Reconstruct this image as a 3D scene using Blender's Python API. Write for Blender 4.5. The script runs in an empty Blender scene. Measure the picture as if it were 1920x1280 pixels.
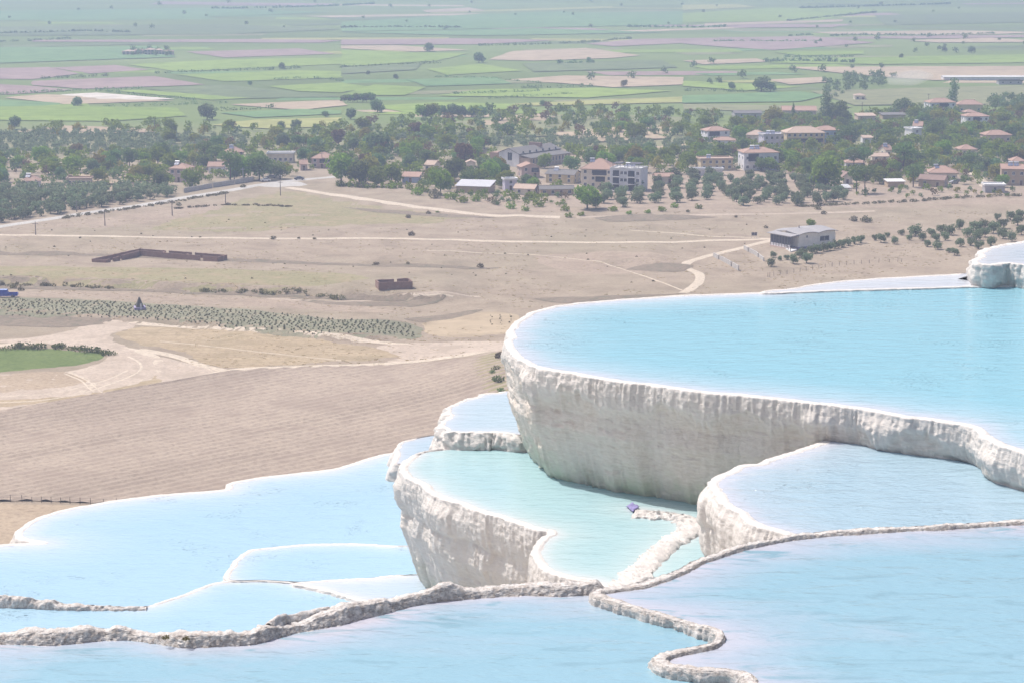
import bpy, math, random
import numpy as np
from mathutils import Vector, Matrix
from mathutils.geometry import delaunay_2d_cdt

# ------------------------------------------------------------------ camera, sky, sun, exposure
scene = bpy.context.scene
COL = scene.collection
CAM_Z = 100.0
FPX = 3733.0
PITCH = math.atan(755.0 / FPX)
cam_data = bpy.data.cameras.new('camera')
cam_data.sensor_width = 36.0
cam_data.lens = 36.0 * FPX / 1920.0
cam_data.clip_start = 0.1
cam_data.clip_end = 60000
cam = bpy.data.objects.new('camera', cam_data)
cam.location = (0, 0, CAM_Z)
cam.rotation_euler = (math.pi / 2 - PITCH, 0, 0)
COL.objects.link(cam)
scene.camera = cam

SUN_EL, SUN_AZ = math.radians(61), math.radians(-62)     # azimuth from +Y, negative = to the left
world = bpy.data.worlds.new('World')
scene.world = world
world.use_nodes = True
wn = world.node_tree.nodes
sky = wn.new('ShaderNodeTexSky')
sky.sky_type = 'NISHITA'
sky.sun_disc = False
sky.sun_elevation = SUN_EL
sky.sun_rotation = SUN_AZ
sky.altitude = 400
sky.dust_density = 6.0
sky.air_density = 0.9
sky.ozone_density = 0.6
world.node_tree.links.new(sky.outputs[0], wn['Background'].inputs[0])
wn['Background'].inputs[1].default_value = 0.15
sun_data = bpy.data.lights.new('sun', 'SUN')
sun_data.energy = 4.2
sun_data.angle = math.radians(0.53)
sun_data.color = (1.0, 0.955, 0.89)
sun = bpy.data.objects.new('sun', sun_data)
sdir = Vector((math.sin(SUN_AZ) * math.cos(SUN_EL), math.cos(SUN_AZ) * math.cos(SUN_EL), math.sin(SUN_EL)))
sun.rotation_euler = sdir.to_track_quat('Z', 'Y').to_euler()
sun.location = (0, 0, 300)
COL.objects.link(sun)
scene.view_settings.view_transform = 'Standard'
scene.view_settings.look = 'None'
scene.view_settings.gamma = 1.0
scene.view_settings.use_curve_mapping = False
scene.view_settings.exposure = 0.0
scene.render.engine = 'CYCLES'
scene.cycles.use_denoising = True
scene.cycles.max_bounces = 8
scene.cycles.volume_bounces = 1
scene.cycles.caustics_reflective = False
scene.cycles.caustics_refractive = False

rng = np.random.default_rng(7)
random.seed(7)

# ------------------------------------------------------------------ numpy noise
def _hash(ix, iy, iz, seed):
    with np.errstate(over='ignore'):
        h = (ix.astype(np.int64) * 374761393 + iy.astype(np.int64) * 668265263 + iz.astype(np.int64) * 2147483647 + seed * 974634777) & 0xFFFFFFFF
        h = ((h ^ (h >> 13)) * 1274126177) & 0xFFFFFFFF
        h = ((h ^ (h >> 16)) * 2246822519) & 0xFFFFFFFF
        h = h ^ (h >> 15)
    return (h & 0xFFFFFF) / float(0xFFFFFF)

def noise(x, y, z=None, seed=0):
    x, y = np.broadcast_arrays(np.asarray(x, float), np.asarray(y, float))
    x0, y0 = np.floor(x), np.floor(y)
    u, v = x - x0, y - y0
    u, v = u * u * u * (u * (u * 6 - 15) + 10), v * v * v * (v * (v * 6 - 15) + 10)
    if z is None:
        zz = np.zeros_like(x0)
        a, b = _hash(x0, y0, zz, seed), _hash(x0 + 1, y0, zz, seed)
        c, d = _hash(x0, y0 + 1, zz, seed), _hash(x0 + 1, y0 + 1, zz, seed)
        return (a * (1 - u) + b * u) * (1 - v) + (c * (1 - u) + d * u) * v
    z = np.broadcast_to(np.asarray(z, float), x.shape)
    z0 = np.floor(z); w = z - z0; w = w * w * (3 - 2 * w)
    def sl(zk):
        a, b = _hash(x0, y0, zk, seed), _hash(x0 + 1, y0, zk, seed)
        c, d = _hash(x0, y0 + 1, zk, seed), _hash(x0 + 1, y0 + 1, zk, seed)
        return (a * (1 - u) + b * u) * (1 - v) + (c * (1 - u) + d * u) * v
    return sl(z0) * (1 - w) + sl(z0 + 1) * w

def fbm(x, y, z=None, seed=0, octv=4, gain=0.5):
    s, a, t = 0, 1.0, 0
    for i in range(octv):
        k = 2.03 ** i
        s = s + a * noise(x * k, y * k, None if z is None else z * k, seed + i * 17)
        t += a; a *= gain
    return s / t

def sstep(a, b, x):
    t = np.clip((x - a) / (b - a), 0, 1)
    return t * t * (3 - 2 * t)

# ------------------------------------------------------------------ pixels of the photograph -> places
CP, SP = math.cos(PITCH), math.sin(PITCH)
def ray(px, py):
    dx, dy = np.asarray(px, float) - 960, np.asarray(py, float) - 640
    return dx, CP * FPX - SP * dy, -SP * FPX - CP * dy

def at_z(px, py, z):
    rx, ry, rz = ray(px, py)
    t = (z - CAM_Z) / rz
    return t * rx, t * ry

# banks in the dry fields: (pixel polyline of the foot, height in m, fade)
_BANKS = [
    ([(-300, 545), (0, 541), (100, 541), (300, 549), (400, 554), (640, 563), (760, 566), (900, 568)], 2.3, 760),
    ([(-300, 478), (20, 478), (190, 482), (410, 491), (560, 496), (700, 501), (905, 505)], 1.0, 900),
    ([(-300, 593), (0, 594), (200, 606), (330, 612), (600, 640), (780, 646)], 1.4, 800),
    ([(1080, 503), (1200, 497), (1300, 500)], 0.9, 1310),
    ([(930, 412), (1150, 408), (1350, 402), (1920, 392), (2300, 388)], .6, 2400),
    ([(600, 372), (700, 385), (800, 398), (900, 404)], .5, 930),
]
BANKS = []
for pl, hh, xe in _BANKS:
    pl = np.array(pl, float)
    X, Y = at_z(pl[:, 0], pl[:, 1], 0)
    BANKS.append((X, Y, hh))

def terrain(x, y):
    x, y = np.broadcast_arrays(np.asarray(x, float), np.asarray(y, float))
    z = np.interp(y, [-400, -20, 0, 14, 24, 33, 48, 70, 250, 340], [103, 99, 98.2, 91.5, 88.0, 85.6, 83.5, 74, 6, 0])
    # hillside coming in from the right
    z = z + 10.0 * np.exp(-(((x - 245) / 75.0) ** 2 + ((y - 565) / 75.0) ** 2)) * sstep(60, 150, x)
    z = z + 3.0 * np.exp(-(((x - 5) / 22.0) ** 2 + ((y - 455) / 45.0) ** 2))
    for X, Y, hh in BANKS:
        yb = np.interp(x, X, Y) + 3.0 * (noise(x / 9.0, y * 0 + hh) - .5) + 1.2 * (noise(x / 2.5, y * 0 + hh) - .5)
        inx = sstep(X[0], X[0] + 12, x) * (1 - sstep(X[-1] - 12, X[-1], x))
        d = y - yb
        z = z + hh * sstep(0, 3.8 if hh > 1.3 else 6.0, d) * (1 - sstep(15, 75, d)) * inx
    far = sstep(340, 420, y) * (1 - sstep(700, 1000, y))
    z = z + far * (1.1 * (fbm(x / 45, y / 45, seed=3) - .5) + 0.25 * (fbm(x / 9, y / 9, seed=5) - .5))
    return z

def at(px, py):
    """point of the ground seen at a pixel"""
    rx, ry, rz = ray(px, py)
    z = np.zeros_like(rx)
    for _ in range(14):
        t = (z - CAM_Z) / rz
        z = 0.5 * z + 0.5 * terrain(t * rx, t * ry)
    t = (z - CAM_Z) / rz
    return t * rx, t * ry, terrain(t * rx, t * ry)

def atv(px, py):
    x, y, z = at(np.array([px], float), np.array([py], float))
    return Vector((float(x[0]), float(y[0]), float(z[0])))

def mpp(y):
    """metres per photo pixel at ground distance y"""
    return (y * CP + CAM_Z * SP) / FPX

# ------------------------------------------------------------------ materials
MATS = {}
def _nt(name):
    m = bpy.data.materials.new(name); m.use_nodes = True
    MATS[name] = m
    nt = m.node_tree
    return m, nt, nt.nodes['Principled BSDF']

def L(nt, a, b): nt.links.new(a, b)

def pos(nt):
    return nt.nodes.new('ShaderNodeNewGeometry').outputs['Position']

def nz(nt, vec, scale, detail=4, rough=.55, dist=0, sc=None, rot=None):
    if sc is not None or rot is not None:
        mp = nt.nodes.new('ShaderNodeMapping')
        if sc is not None: mp.inputs['Scale'].default_value = sc
        if rot is not None: mp.inputs['Rotation'].default_value = rot
        L(nt, vec, mp.inputs[0]); vec = mp.outputs[0]
    n = nt.nodes.new('ShaderNodeTexNoise')
    n.inputs['Scale'].default_value = scale
    n.inputs['Detail'].default_value = detail
    n.inputs['Roughness'].default_value = rough
    n.inputs['Distortion'].default_value = dist
    L(nt, vec, n.inputs['Vector'])
    return n.outputs[0]

def ramp(nt, fac, stops):
    r = nt.nodes.new('ShaderNodeValToRGB')
    e = r.color_ramp.elements
    while len(e) < len(stops): e.new(0.5)
    for k, (p, c) in enumerate(stops):
        e[k].position = p
        e[k].color = (*c, 1) if len(c) == 3 else c
    L(nt, fac, r.inputs[0])
    return r.outputs[0]

def mix(nt, fac, a, b, mode='MIX'):
    n = nt.nodes.new('ShaderNodeMix'); n.data_type = 'RGBA'; n.blend_type = mode
    for k, v in ((0, fac), (6, a), (7, b)):
        if isinstance(v, (int, float)): n.inputs[k].default_value = v
        elif isinstance(v, tuple): n.inputs[k].default_value = (*v, 1)
        else: L(nt, v, n.inputs[k])
    return n.outputs[2]

def mth(nt, op, a, b=None, clamp=False):
    n = nt.nodes.new('ShaderNodeMath'); n.operation = op; n.use_clamp = clamp
    for k, v in ((0, a), (1, b)):
        if v is None: continue
        if isinstance(v, (int, float)): n.inputs[k].default_value = v
        else: L(nt, v, n.inputs[k])
    return n.outputs[0]

def bump(nt, bs, hgt, strength, dist, prev=None):
    b = nt.nodes.new('ShaderNodeBump')
    b.inputs['Strength'].default_value = strength
    b.inputs['Distance'].default_value = dist
    L(nt, hgt, b.inputs['Height'])
    if prev is not None: L(nt, prev, b.inputs['Normal'])
    if bs is not None: L(nt, b.outputs[0], bs.inputs['Normal'])
    return b.outputs[0]

def mat_plain(name, col, rough=.7, metal=0, var=.12, scale=1.5):
    if name in MATS: return MATS[name]
    m, nt, bs = _nt(name)
    tc = nt.nodes.new('ShaderNodeTexCoord').outputs['Object']
    n = nz(nt, tc, scale, 5)
    c2 = tuple(max(0, c * (1 - 2 * var)) for c in col)
    c1 = tuple(min(1, c * (1 + var)) for c in col)
    L(nt, ramp(nt, n, [(.3, c2), (.7, c1)]), bs.inputs['Base Color'])
    bs.inputs['Roughness'].default_value = rough
    bs.inputs['Metallic'].default_value = metal
    return m

def mat_soil(name, c1, c2, c3=None, rows=None, rowamt=.25, mott=.05, fine=.8, tuft=None):
    """dry ground or crop: colour mottling at several scales, optional rows (angle, spacing)"""
    m, nt, bs = _nt(name)
    p = pos(nt)
    big = nz(nt, p, mott, 5, .6, .4)
    col = ramp(nt, big, [(.32, c1), (.68, c2)])
    fn = nz(nt, p, fine, 5, .7)
    dk = tuple(c * .58 for c in c1)
    col = mix(nt, mth(nt, 'MULTIPLY', ramp(nt, fn, [(.45, (0, 0, 0)), (.68, (1, 1, 1))]), .6), col, dk)
    f2 = nz(nt, p, fine * 3.3, 4, .75, 0, sc=(.5, 1.3, 1))
    col = mix(nt, mth(nt, 'MULTIPLY', ramp(nt, f2, [(.5, (0, 0, 0)), (.62, (1, 1, 1))]), .35), col, tuple(min(1, c * 1.22) for c in c2))
    if c3 is not None:
        n3 = nz(nt, p, mott * 2.7, 6, .65, .8)
        col = mix(nt, ramp(nt, n3, [(.5, (0, 0, 0)), (.66, (1, 1, 1))]), col, c3)
    if rows:
        ang, sp = rows
        str_ = nz(nt, p, 1.0, 3, .6, 0, sc=(.03, 1.0 / sp, 0), rot=(0, 0, -ang))
        col = mix(nt, mth(nt, 'MULTIPLY', ramp(nt, str_, [(.38, (0, 0, 0)), (.62, (1, 1, 1))]), rowamt), col, tuple(c * .55 for c in c2))
    if tuft is not None:
        n4 = nz(nt, p, .35, 6, .8)
        col = mix(nt, ramp(nt, n4, [(.60, (0, 0, 0)), (.68, (1, 1, 1))]), col, tuft)
    L(nt, col, bs.inputs['Base Color'])
    bs.inputs['Roughness'].default_value = .95
    bs.inputs['Specular IOR Level'].default_value = .15
    bump(nt, bs, fn, .5, .25)
    return m

# ------------------------------------------------------------------ mesh helpers
def add_attr(me, name, vals):
    a = me.attributes.new(name, 'FLOAT', 'POINT')
    a.data.foreach_set('value', np.asarray(vals, np.float32).ravel())

def np_mesh(name, V, F, smooth=False, attrs=None):
    V = np.asarray(V, np.float32).reshape(-1, 3)
    me = bpy.data.meshes.new(name)
    if isinstance(F, np.ndarray):
        n, k = F.shape
        me.vertices.add(len(V)); me.vertices.foreach_set('co', V.ravel())
        me.loops.add(n * k); me.loops.foreach_set('vertex_index', F.astype(np.int32).ravel())
        me.polygons.add(n)
        me.polygons.foreach_set('loop_start', np.arange(0, n * k, k, dtype=np.int32))
        me.polygons.foreach_set('loop_total', np.full(n, k, np.int32))
    else:
        me.from_pydata(V.tolist(), [], F)
    if smooth: me.polygons.foreach_set('use_smooth', np.ones(len(me.polygons), bool))
    if attrs:
        for k, v in attrs.items(): add_attr(me, k, v)
    me.update(); me.validate()
    return me

def obj(name, me, mat=None, parent=None, loc=None, rotz=None):
    o = bpy.data.objects.new(name, me)
    COL.objects.link(o)
    if mat is not None and me is not None and len(me.materials) == 0:
        for mm in (mat if isinstance(mat, (list, tuple)) else [mat]):
            me.materials.append(MATS[mm] if isinstance(mm, str) else mm)
    if parent is not None: o.parent = parent
    if loc is not None: o.location = loc
    if rotz is not None: o.rotation_euler = (0, 0, rotz)
    return o

def tag(o, label=None, cat=None, group=None, kind=None):
    if label: o['label'] = label
    if cat: o['category'] = cat
    if group: o['group'] = group
    if kind: o['kind'] = kind
    return o

def empty(name, loc, rz=0):
    e = bpy.data.objects.new(name, None); COL.objects.link(e)
    e.location = loc; e.rotation_euler = (0, 0, rz); e.empty_display_size = .2
    return e

class MB:
    """collects boxes / bars / prisms into one mesh"""
    def __init__(s): s.v = []; s.f = []; s.m = []
    def add(s, vs, fs, mi=0):
        n = len(s.v); s.v += [tuple(v) for v in vs]
        s.f += [tuple(i + n for i in f) for f in fs]; s.m += [mi] * len(fs); return s
    def box(s, x0, x1, y0, y1, z0, z1, mi=0):
        return s.add([(x0, y0, z0), (x1, y0, z0), (x1, y1, z0), (x0, y1, z0), (x0, y0, z1), (x1, y0, z1), (x1, y1, z1), (x0, y1, z1)],
                     [(0, 3, 2, 1), (4, 5, 6, 7), (0, 1, 5, 4), (1, 2, 6, 5), (2, 3, 7, 6), (3, 0, 4, 7)], mi)
    def tube(s, a, b, r0, r1, n=6, mi=0, cap=True):
        a, b = Vector(a), Vector(b); d = (b - a).normalized()
        u = d.orthogonal().normalized(); w = d.cross(u)
        vs = [a + (u * math.cos(t) + w * math.sin(t)) * r0 for t in [2 * math.pi * k / n for k in range(n)]]
        vs += [b + (u * math.cos(t) + w * math.sin(t)) * r1 for t in [2 * math.pi * k / n for k in range(n)]]
        fs = [(k, (k + 1) % n, n + (k + 1) % n, n + k) for k in range(n)]
        if cap: fs += [tuple(range(n - 1, -1, -1)), tuple(range(n, 2 * n))]
        return s.add(vs, fs, mi)
    def prism(s, poly, z0, z1, mi=0):
        n = len(poly)
        vs = [(x, y, z0) for x, y in poly] + [(x, y, z1) for x, y in poly]
        return s.add(vs, [tuple(range(n - 1, -1, -1)), tuple(range(n, 2 * n))] + [(k, (k + 1) % n, n + (k + 1) % n, n + k) for k in range(n)], mi)
    def mesh(s, name, mats=None, smooth=False):
        me = np_mesh(name, s.v, s.f, smooth)
        if mats:
            for mm in mats: me.materials.append(MATS[mm] if isinstance(mm, str) else mm)
            if len(mats) > 1: me.polygons.foreach_set('material_index', np.array(s.m, np.int32))
        return me
    def build(s, name, mats, parent=None, smooth=False):
        return obj(name, s.mesh(name, [mats] if isinstance(mats, str) else mats, smooth), None, parent)

def in_poly(x, y, P):
    P = np.asarray(P, float); c = np.zeros(np.shape(x), bool)
    j = len(P) - 1
    for i in range(len(P)):
        xi, yi, xj, yj = P[i, 0], P[i, 1], P[j, 0], P[j, 1]
        if yi != yj:
            c ^= ((yi > y) != (yj > y)) & (x < (xj - xi) * (y - yi) / (yj - yi) + xi)
        j = i
    return c

def tri_fill(poly, inner):
    """CDT of a closed polygon with extra inner points"""
    n = len(poly)
    pts = [Vector((float(a), float(b))) for a, b in poly] + [Vector((float(a), float(b))) for a, b in inner]
    r = delaunay_2d_cdt(pts, [(k, (k + 1) % n) for k in range(n)], [list(range(n))], 1, 1e-5)
    return np.array([(v.x, v.y) for v in r[0]]), [tuple(f) for f in r[2]]

def catmull(P, closed, seglen_fn):
    """P (n,2) -> dense points, and index of source segment"""
    P = np.asarray(P, float); n = len(P); out = []; seg = []
    rngk = range(n) if closed else range(n - 1)
    for k in rngk:
        if closed: p0, p1, p2, p3 = P[(k - 1) % n], P[k], P[(k + 1) % n], P[(k + 2) % n]
        else: p0, p1, p2, p3 = P[max(k - 1, 0)], P[k], P[k + 1], P[min(k + 2, n - 1)]
        def tj(t, a, b): return t + max(np.linalg.norm(b - a), 1e-4) ** .5
        t0 = 0; t1 = tj(t0, p0, p1); t2 = tj(t1, p1, p2); t3 = tj(t2, p2, p3)
        m = max(1, int(math.ceil(np.linalg.norm(p2 - p1) / seglen_fn(k))))
        t = np.linspace(t1, t2, m, endpoint=False)[:, None]
        a1 = (t1 - t) / (t1 - t0) * p0 + (t - t0) / (t1 - t0) * p1
        a2 = (t2 - t) / (t2 - t1) * p1 + (t - t1) / (t2 - t1) * p2
        a3 = (t3 - t) / (t3 - t2) * p2 + (t - t2) / (t3 - t2) * p3
        b1 = (t2 - t) / (t2 - t0) * a1 + (t - t0) / (t2 - t0) * a2
        b2 = (t3 - t) / (t3 - t1) * a2 + (t - t1) / (t3 - t1) * a3
        out.append((t2 - t) / (t2 - t1) * b1 + (t - t1) / (t2 - t1) * b2); seg += [k] * m
    if not closed: out.append(P[-1:]); seg.append(n - 2)
    return np.concatenate(out), np.array(seg)
# ------------------------------------------------------------------ ground sheet
def ground_mat():
    m, nt, bs = _nt('ground')
    p = pos(nt)
    sep = nt.nodes.new('ShaderNodeSeparateXYZ'); L(nt, p, sep.inputs[0])
    big = nz(nt, p, .012, 6, .6, .5)
    med = nz(nt, p, .09, 6, .65, .3)
    fin = nz(nt, p, 1.1, 5, .7)
    dry = ramp(nt, med, [(.3, (.255, .205, .155)), (.5, (.34, .275, .21)), (.72, (.40, .33, .255))])
    grn = ramp(nt, big, [(.48, (0, 0, 0)), (.66, (1, 1, 1))])
    dry = mix(nt, mth(nt, 'MULTIPLY', grn, .3), dry, (.24, .225, .14))
    dry = mix(nt, ramp(nt, fin, [(.45, (0, 0, 0)), (.8, (.7, .7, .7))]), dry, (.2, .16, .12))
    # the plain beyond the village is crop land
    cropn = nz(nt, p, .004, 5, .6, .4, sc=(.35, 1, 1))
    crop = ramp(nt, cropn, [(.3, (.125, .165, .06)), (.5, (.165, .215, .075)), (.7, (.20, .25, .095))])
    far = ramp(nt, mth(nt, 'DIVIDE', sep.outputs[1], 2000.0), [(.44, (0, 0, 0)), (.56, (1, 1, 1))])
    col = mix(nt, far, dry, crop)
    # travertine of the hillside under the terraces
    near = ramp(nt, mth(nt, 'DIVIDE', sep.outputs[2], 100.0), [(.70, (0, 0, 0)), (.76, (1, 1, 1))])
    col = mix(nt, near, col, (.66, .63, .58))
    L(nt, col, bs.inputs['Base Color'])
    bs.inputs['Roughness'].default_value = .95
    bs.inputs['Specular IOR Level'].default_value = .1
    bump(nt, bs, fin, .6, .3)
ground_mat()

def axis(lo, hi, step, far_lo, far_hi, grow=1.18):
    a = list(np.arange(lo, hi + step / 2, step))
    s = step
    while a[-1] < far_hi: s *= grow; a.append(a[-1] + s)
    s = step
    while a[0] > far_lo: s *= grow; a.insert(0, a[0] - s)
    return np.array(a)
gx = axis(-170, 290, 2.0, -16000, 16000)
gy = axis(330, 700, 1.6, 60, 26000)
gy = np.concatenate([[-400, -200, -60, -20, -8, 0, 5, 10, 14, 20, 24, 30, 36, 42, 48, 54, 60], gy[gy > 66]])
GX, GY = np.meshgrid(gx, gy)
GZ = terrain(GX, GY)
nx_, ny_ = len(gx), len(gy)
idx = np.arange(nx_ * ny_).reshape(ny_, nx_)
F = np.stack([idx[:-1, :-1], idx[:-1, 1:], idx[1:, 1:], idx[1:, :-1]], -1).reshape(-1, 4)
tag(obj('ground', np_mesh('ground', np.stack([GX, GY, GZ], -1), F, True), 'ground'), kind='structure')

_terrain_exact = terrain
def terrain(x, y):
    x, y = np.broadcast_arrays(np.asarray(x, float), np.asarray(y, float))
    i = np.clip(np.searchsorted(gx, x) - 1, 0, nx_ - 2); j = np.clip(np.searchsorted(gy, y) - 1, 0, ny_ - 2)
    u = np.clip((x - gx[i]) / (gx[i + 1] - gx[i]), 0, 1); v = np.clip((y - gy[j]) / (gy[j + 1] - gy[j]), 0, 1)
    return (GZ[j, i] * (1 - u) + GZ[j, i + 1] * u) * (1 - v) + (GZ[j + 1, i] * (1 - u) + GZ[j + 1, i + 1] * u) * v

_lift = [0.03]
def sheet(name, pxpoly, mat, lift=None, step_px=9, zfun=None):
    """a piece of ground drawn as an outline, laid on the terrain"""
    P = np.array(pxpoly, float)
    x, y, z = at(P[:, 0], P[:, 1])
    ym = float(np.mean(y))
    if ym < 720:
        D, _ = catmull(np.stack([x, y], 1), True, lambda k: 1.6)
        D = D + 2.6 * np.stack([fbm(D[:, 0] / 7, D[:, 1] / 7, seed=8, octv=3) - .5, fbm(D[:, 0] / 7, D[:, 1] / 7, seed=18, octv=3) - .5], 1)
    else:                                     # surveyed fields: straight edges, slightly ragged
        W = np.stack([x, y], 1); D = []
        for k in range(len(W)):
            a, b = W[k], W[(k + 1) % len(W)]
            m = max(1, int(np.linalg.norm(b - a) / 9.0))
            D += [a + (b - a) * j / m for j in range(m)]
        D = np.array(D)
        D = D + 2.2 * np.stack([noise(D[:, 0] / 14, D[:, 1] / 14, seed=8) - .5, noise(D[:, 0] / 14, D[:, 1] / 14, seed=18) - .5], 1)
    st = max(2.2, step_px * mpp(ym))
    # widen steps for the far plain
    sy = st * (1 if ym < 720 else 5)
    ax, ay = np.meshgrid(np.arange(D[:, 0].min(), D[:, 0].max(), st), np.arange(D[:, 1].min(), D[:, 1].max(), sy))
    ax = ax.ravel() + .37; ay = ay.ravel() + .29
    ok = in_poly(ax, ay, D)
    ax, ay = ax[ok], ay[ok]
    if len(ax):                                   # keep the inner points clear of the tucked-in edge
        A_, B_ = D, np.roll(D, -1, 0); AB = B_ - A_; l2 = (AB ** 2).sum(1) + 1e-9
        dmin = np.full(len(ax), 1e9)
        for c0 in range(0, len(ax), 1500):
            q = np.stack([ax[c0:c0 + 1500], ay[c0:c0 + 1500]], 1)
            tt = np.clip(((q[:, None] - A_[None]) * AB[None]).sum(-1) / l2[None], 0, 1)
            dmin[c0:c0 + 1500] = np.sqrt(((q[:, None] - (A_[None] + tt[..., None] * AB[None])) ** 2).sum(-1)).min(1)
        g_ = dmin > st * .55
        ax, ay = ax[g_], ay[g_]
    V2, T = tri_fill(D, np.stack([ax, ay], 1)[:6000])
    lf = lift if lift is not None else _lift[0]
    dB = np.array([np.abs(D - q).sum(1).min() for q in V2]) if len(V2) < 9000 else np.ones(len(V2))
    V = np.column_stack([V2, terrain(V2[:, 0], V2[:, 1]) + lf + (0.05 if ym > 1000 else 0) - np.where(dB < .02, .12, 0)])
    _lift[0] += .004 if lift is None else 0
    F3 = np.array([f for f in T if len(f) == 3], np.int32)
    # face up
    a, b, c = V2[F3[:, 0]], V2[F3[:, 1]], V2[F3[:, 2]]
    cr = (b[:, 0] - a[:, 0]) * (c[:, 1] - a[:, 1]) - (b[:, 1] - a[:, 1]) * (c[:, 0] - a[:, 0])
    F3[cr < 0] = F3[cr < 0][:, ::-1]
    return tag(obj(name, np_mesh(name, V, F3, True), mat), kind='structure')

def strip(name, pxline, width, mat, lift=.06, taper=0):
    """road or track of a width in metres along a pixel line"""
    P = np.array(pxline, float)
    x, y, z = at(P[:, 0], P[:, 1])
    D, _ = catmull(np.stack([x, y], 1), False, lambda k: 2.0)
    T = np.gradient(D, axis=0); T /= np.linalg.norm(T, axis=1)[:, None] + 1e-9
    N = np.stack([-T[:, 1], T[:, 0]], 1)
    n = len(D); s = np.arange(n)
    w = width * (1 + .22 * (noise(s / 5.0, s * 0 + 3.3) - .5) + .18 * (noise(s / 1.7, s * 0 + 1.3) - .5))
    cols = np.linspace(-.5, .5, 5)
    V = []
    for c in cols:
        q = D + N * (w * c)[:, None]
        V.append(np.column_stack([q, terrain(q[:, 0], q[:, 1]) + lift - (.16 if abs(c) > .45 else 0)]))
    V = np.stack(V, 1).reshape(-1, 3)
    ii = np.arange(n * 5).reshape(n, 5)
    F4 = np.stack([ii[:-1, :-1], ii[:-1, 1:], ii[1:, 1:], ii[1:, :-1]], -1).reshape(-1, 4)
    return tag(obj(name, np_mesh(name, V, F4[:, ::-1], True), mat), kind='structure')

# materials of the fields
mat_soil('crop_bright', (0.190, 0.270, 0.064), (0.257, 0.344, 0.086), mott=.006, fine=.05, rows=(.15, 9), rowamt=.2)
mat_soil('crop_teal', (0.133, 0.232, 0.095), (0.182, 0.287, 0.118), mott=.006, fine=.05, rows=(.1, 9), rowamt=.2)
mat_soil('crop_dull', (0.130, 0.171, 0.080), (0.183, 0.221, 0.104), mott=.006, fine=.05, rows=(.1, 8), rowamt=.25)
mat_soil('crop_yellow', (0.285, 0.299, 0.104), (0.363, 0.362, 0.142), mott=.006, fine=.05, rows=(.1, 8), rowamt=.2)
mat_soil('crop_olive', (.20, .21, .11), (.26, .26, .14), mott=.008, fine=.06)
mat_soil('plough_mauve', (0.285, 0.206, 0.190), (0.342, 0.255, 0.230), mott=.006, fine=.05, rows=(.2, 7), rowamt=.2)
mat_soil('soil_tan', (.38, .30, .21), (.46, .37, .26), mott=.006, fine=.05, rows=(.1, 7), rowamt=.15)
mat_soil('soil_white', (.55, .50, .44), (.66, .61, .54), mott=.01, fine=.06)
mat_soil('dry_grass', (0.322, 0.251, 0.195), (0.385, 0.310, 0.240), c3=(0.280, 0.226, 0.171), mott=.05, fine=.7)
mat_soil('dry_green', (0.259, 0.236, 0.135), (0.308, 0.270, 0.163), c3=(0.343, 0.266, 0.181), mott=.05, fine=.7)
mat_soil('stubble', (0.378, 0.292, 0.188), (0.448, 0.357, 0.246), c3=(0.313, 0.251, 0.156), mott=.045, fine=.8, rows=(.35, 2.2), rowamt=.35)
mat_soil('plough', (0.338, 0.272, 0.219), (0.404, 0.329, 0.263), c3=(0.313, 0.250, 0.202), mott=.03, fine=.9)
mat_soil('plough_tan', (0.341, 0.265, 0.192), (0.415, 0.329, 0.241), mott=.04, fine=.9)
mat_soil('sand', (0.436, 0.355, 0.287), (0.515, 0.429, 0.350), c3=(0.386, 0.316, 0.252), mott=.06, fine=.9)
mat_soil('sand_light', (0.512, 0.433, 0.343), (0.589, 0.504, 0.407), mott=.08, fine=.9)
mat_soil('meadow', (0.120, 0.164, 0.050), (0.161, 0.202, 0.070), c3=(0.090, 0.133, 0.042), mott=.07, fine=.9)
mat_soil('asphalt', (.42, .40, .375), (.50, .475, .44), mott=.06, fine=.9)
mat_soil('orchard', (.22, .215, .145), (.27, .26, .18), c3=(.31, .27, .19), mott=.08, fine=.9, rows=(1.2, 2.0), rowamt=.4)
mat_soil('bank_scrub', (0.216, 0.174, 0.132), (0.260, 0.212, 0.162), c3=(0.168, 0.155, 0.113), mott=.12, fine=.8)

# dry fields of the middle ground
sheet('field', [(420, 380), (540, 352), (640, 372), (760, 392), (900, 407), (820, 420), (560, 428), (420, 440), (250, 435), (330, 410)], 'dry_green')
sheet('field', [(60, 425), (250, 398), (400, 382), (440, 392), (330, 412), (180, 432)], 'dry_grass')
sheet('field', [(-60, 500), (180, 500), (600, 510), (700, 520), (560, 540), (300, 535), (-60, 516)], 'dry_green')
sheet('field', [(-40, 552), (140, 545), (400, 556), (620, 565), (760, 590), (500, 578), (200, 560), (-40, 557)], 'dry_grass')
sheet('field', [(1000, 480), (1130, 470), (1260, 480), (1230, 510), (1080, 515)], 'dry_grass')
sheet('field', [(205, 627), (265, 612), (420, 618), (560, 630), (690, 648), (755, 668), (640, 678), (470, 690), (400, 690), (330, 660), (250, 645)], 'stubble')
sheet('sandy_ground', [(-60, 640), (80, 628), (190, 605), (260, 607), (215, 632), (260, 655), (360, 680), (420, 694), (330, 722), (240, 745), (110, 768), (-60, 785), (-60, 700), (100, 698), (190, 672), (150, 655), (60, 645)], 'sand')
sheet('sandy_ground', [(700, 650), (800, 640), (950, 640), (955, 655), (860, 668), (760, 678), (640, 684), (560, 684), (740, 672)], 'sand')
sheet('field', [(-60, 708), (130, 694), (180, 715), (90, 732), (-60, 738)], 'plough_tan')
sheet('field', [(-60, 752), (110, 742), (235, 720), (300, 700), (320, 715), (230, 740), (60, 762), (-60, 766)], 'stubble')
sheet('field', [(-80, 656), (30, 651), (130, 655), (200, 661), (165, 682), (60, 694), (-80, 700)], 'meadow')
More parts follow.
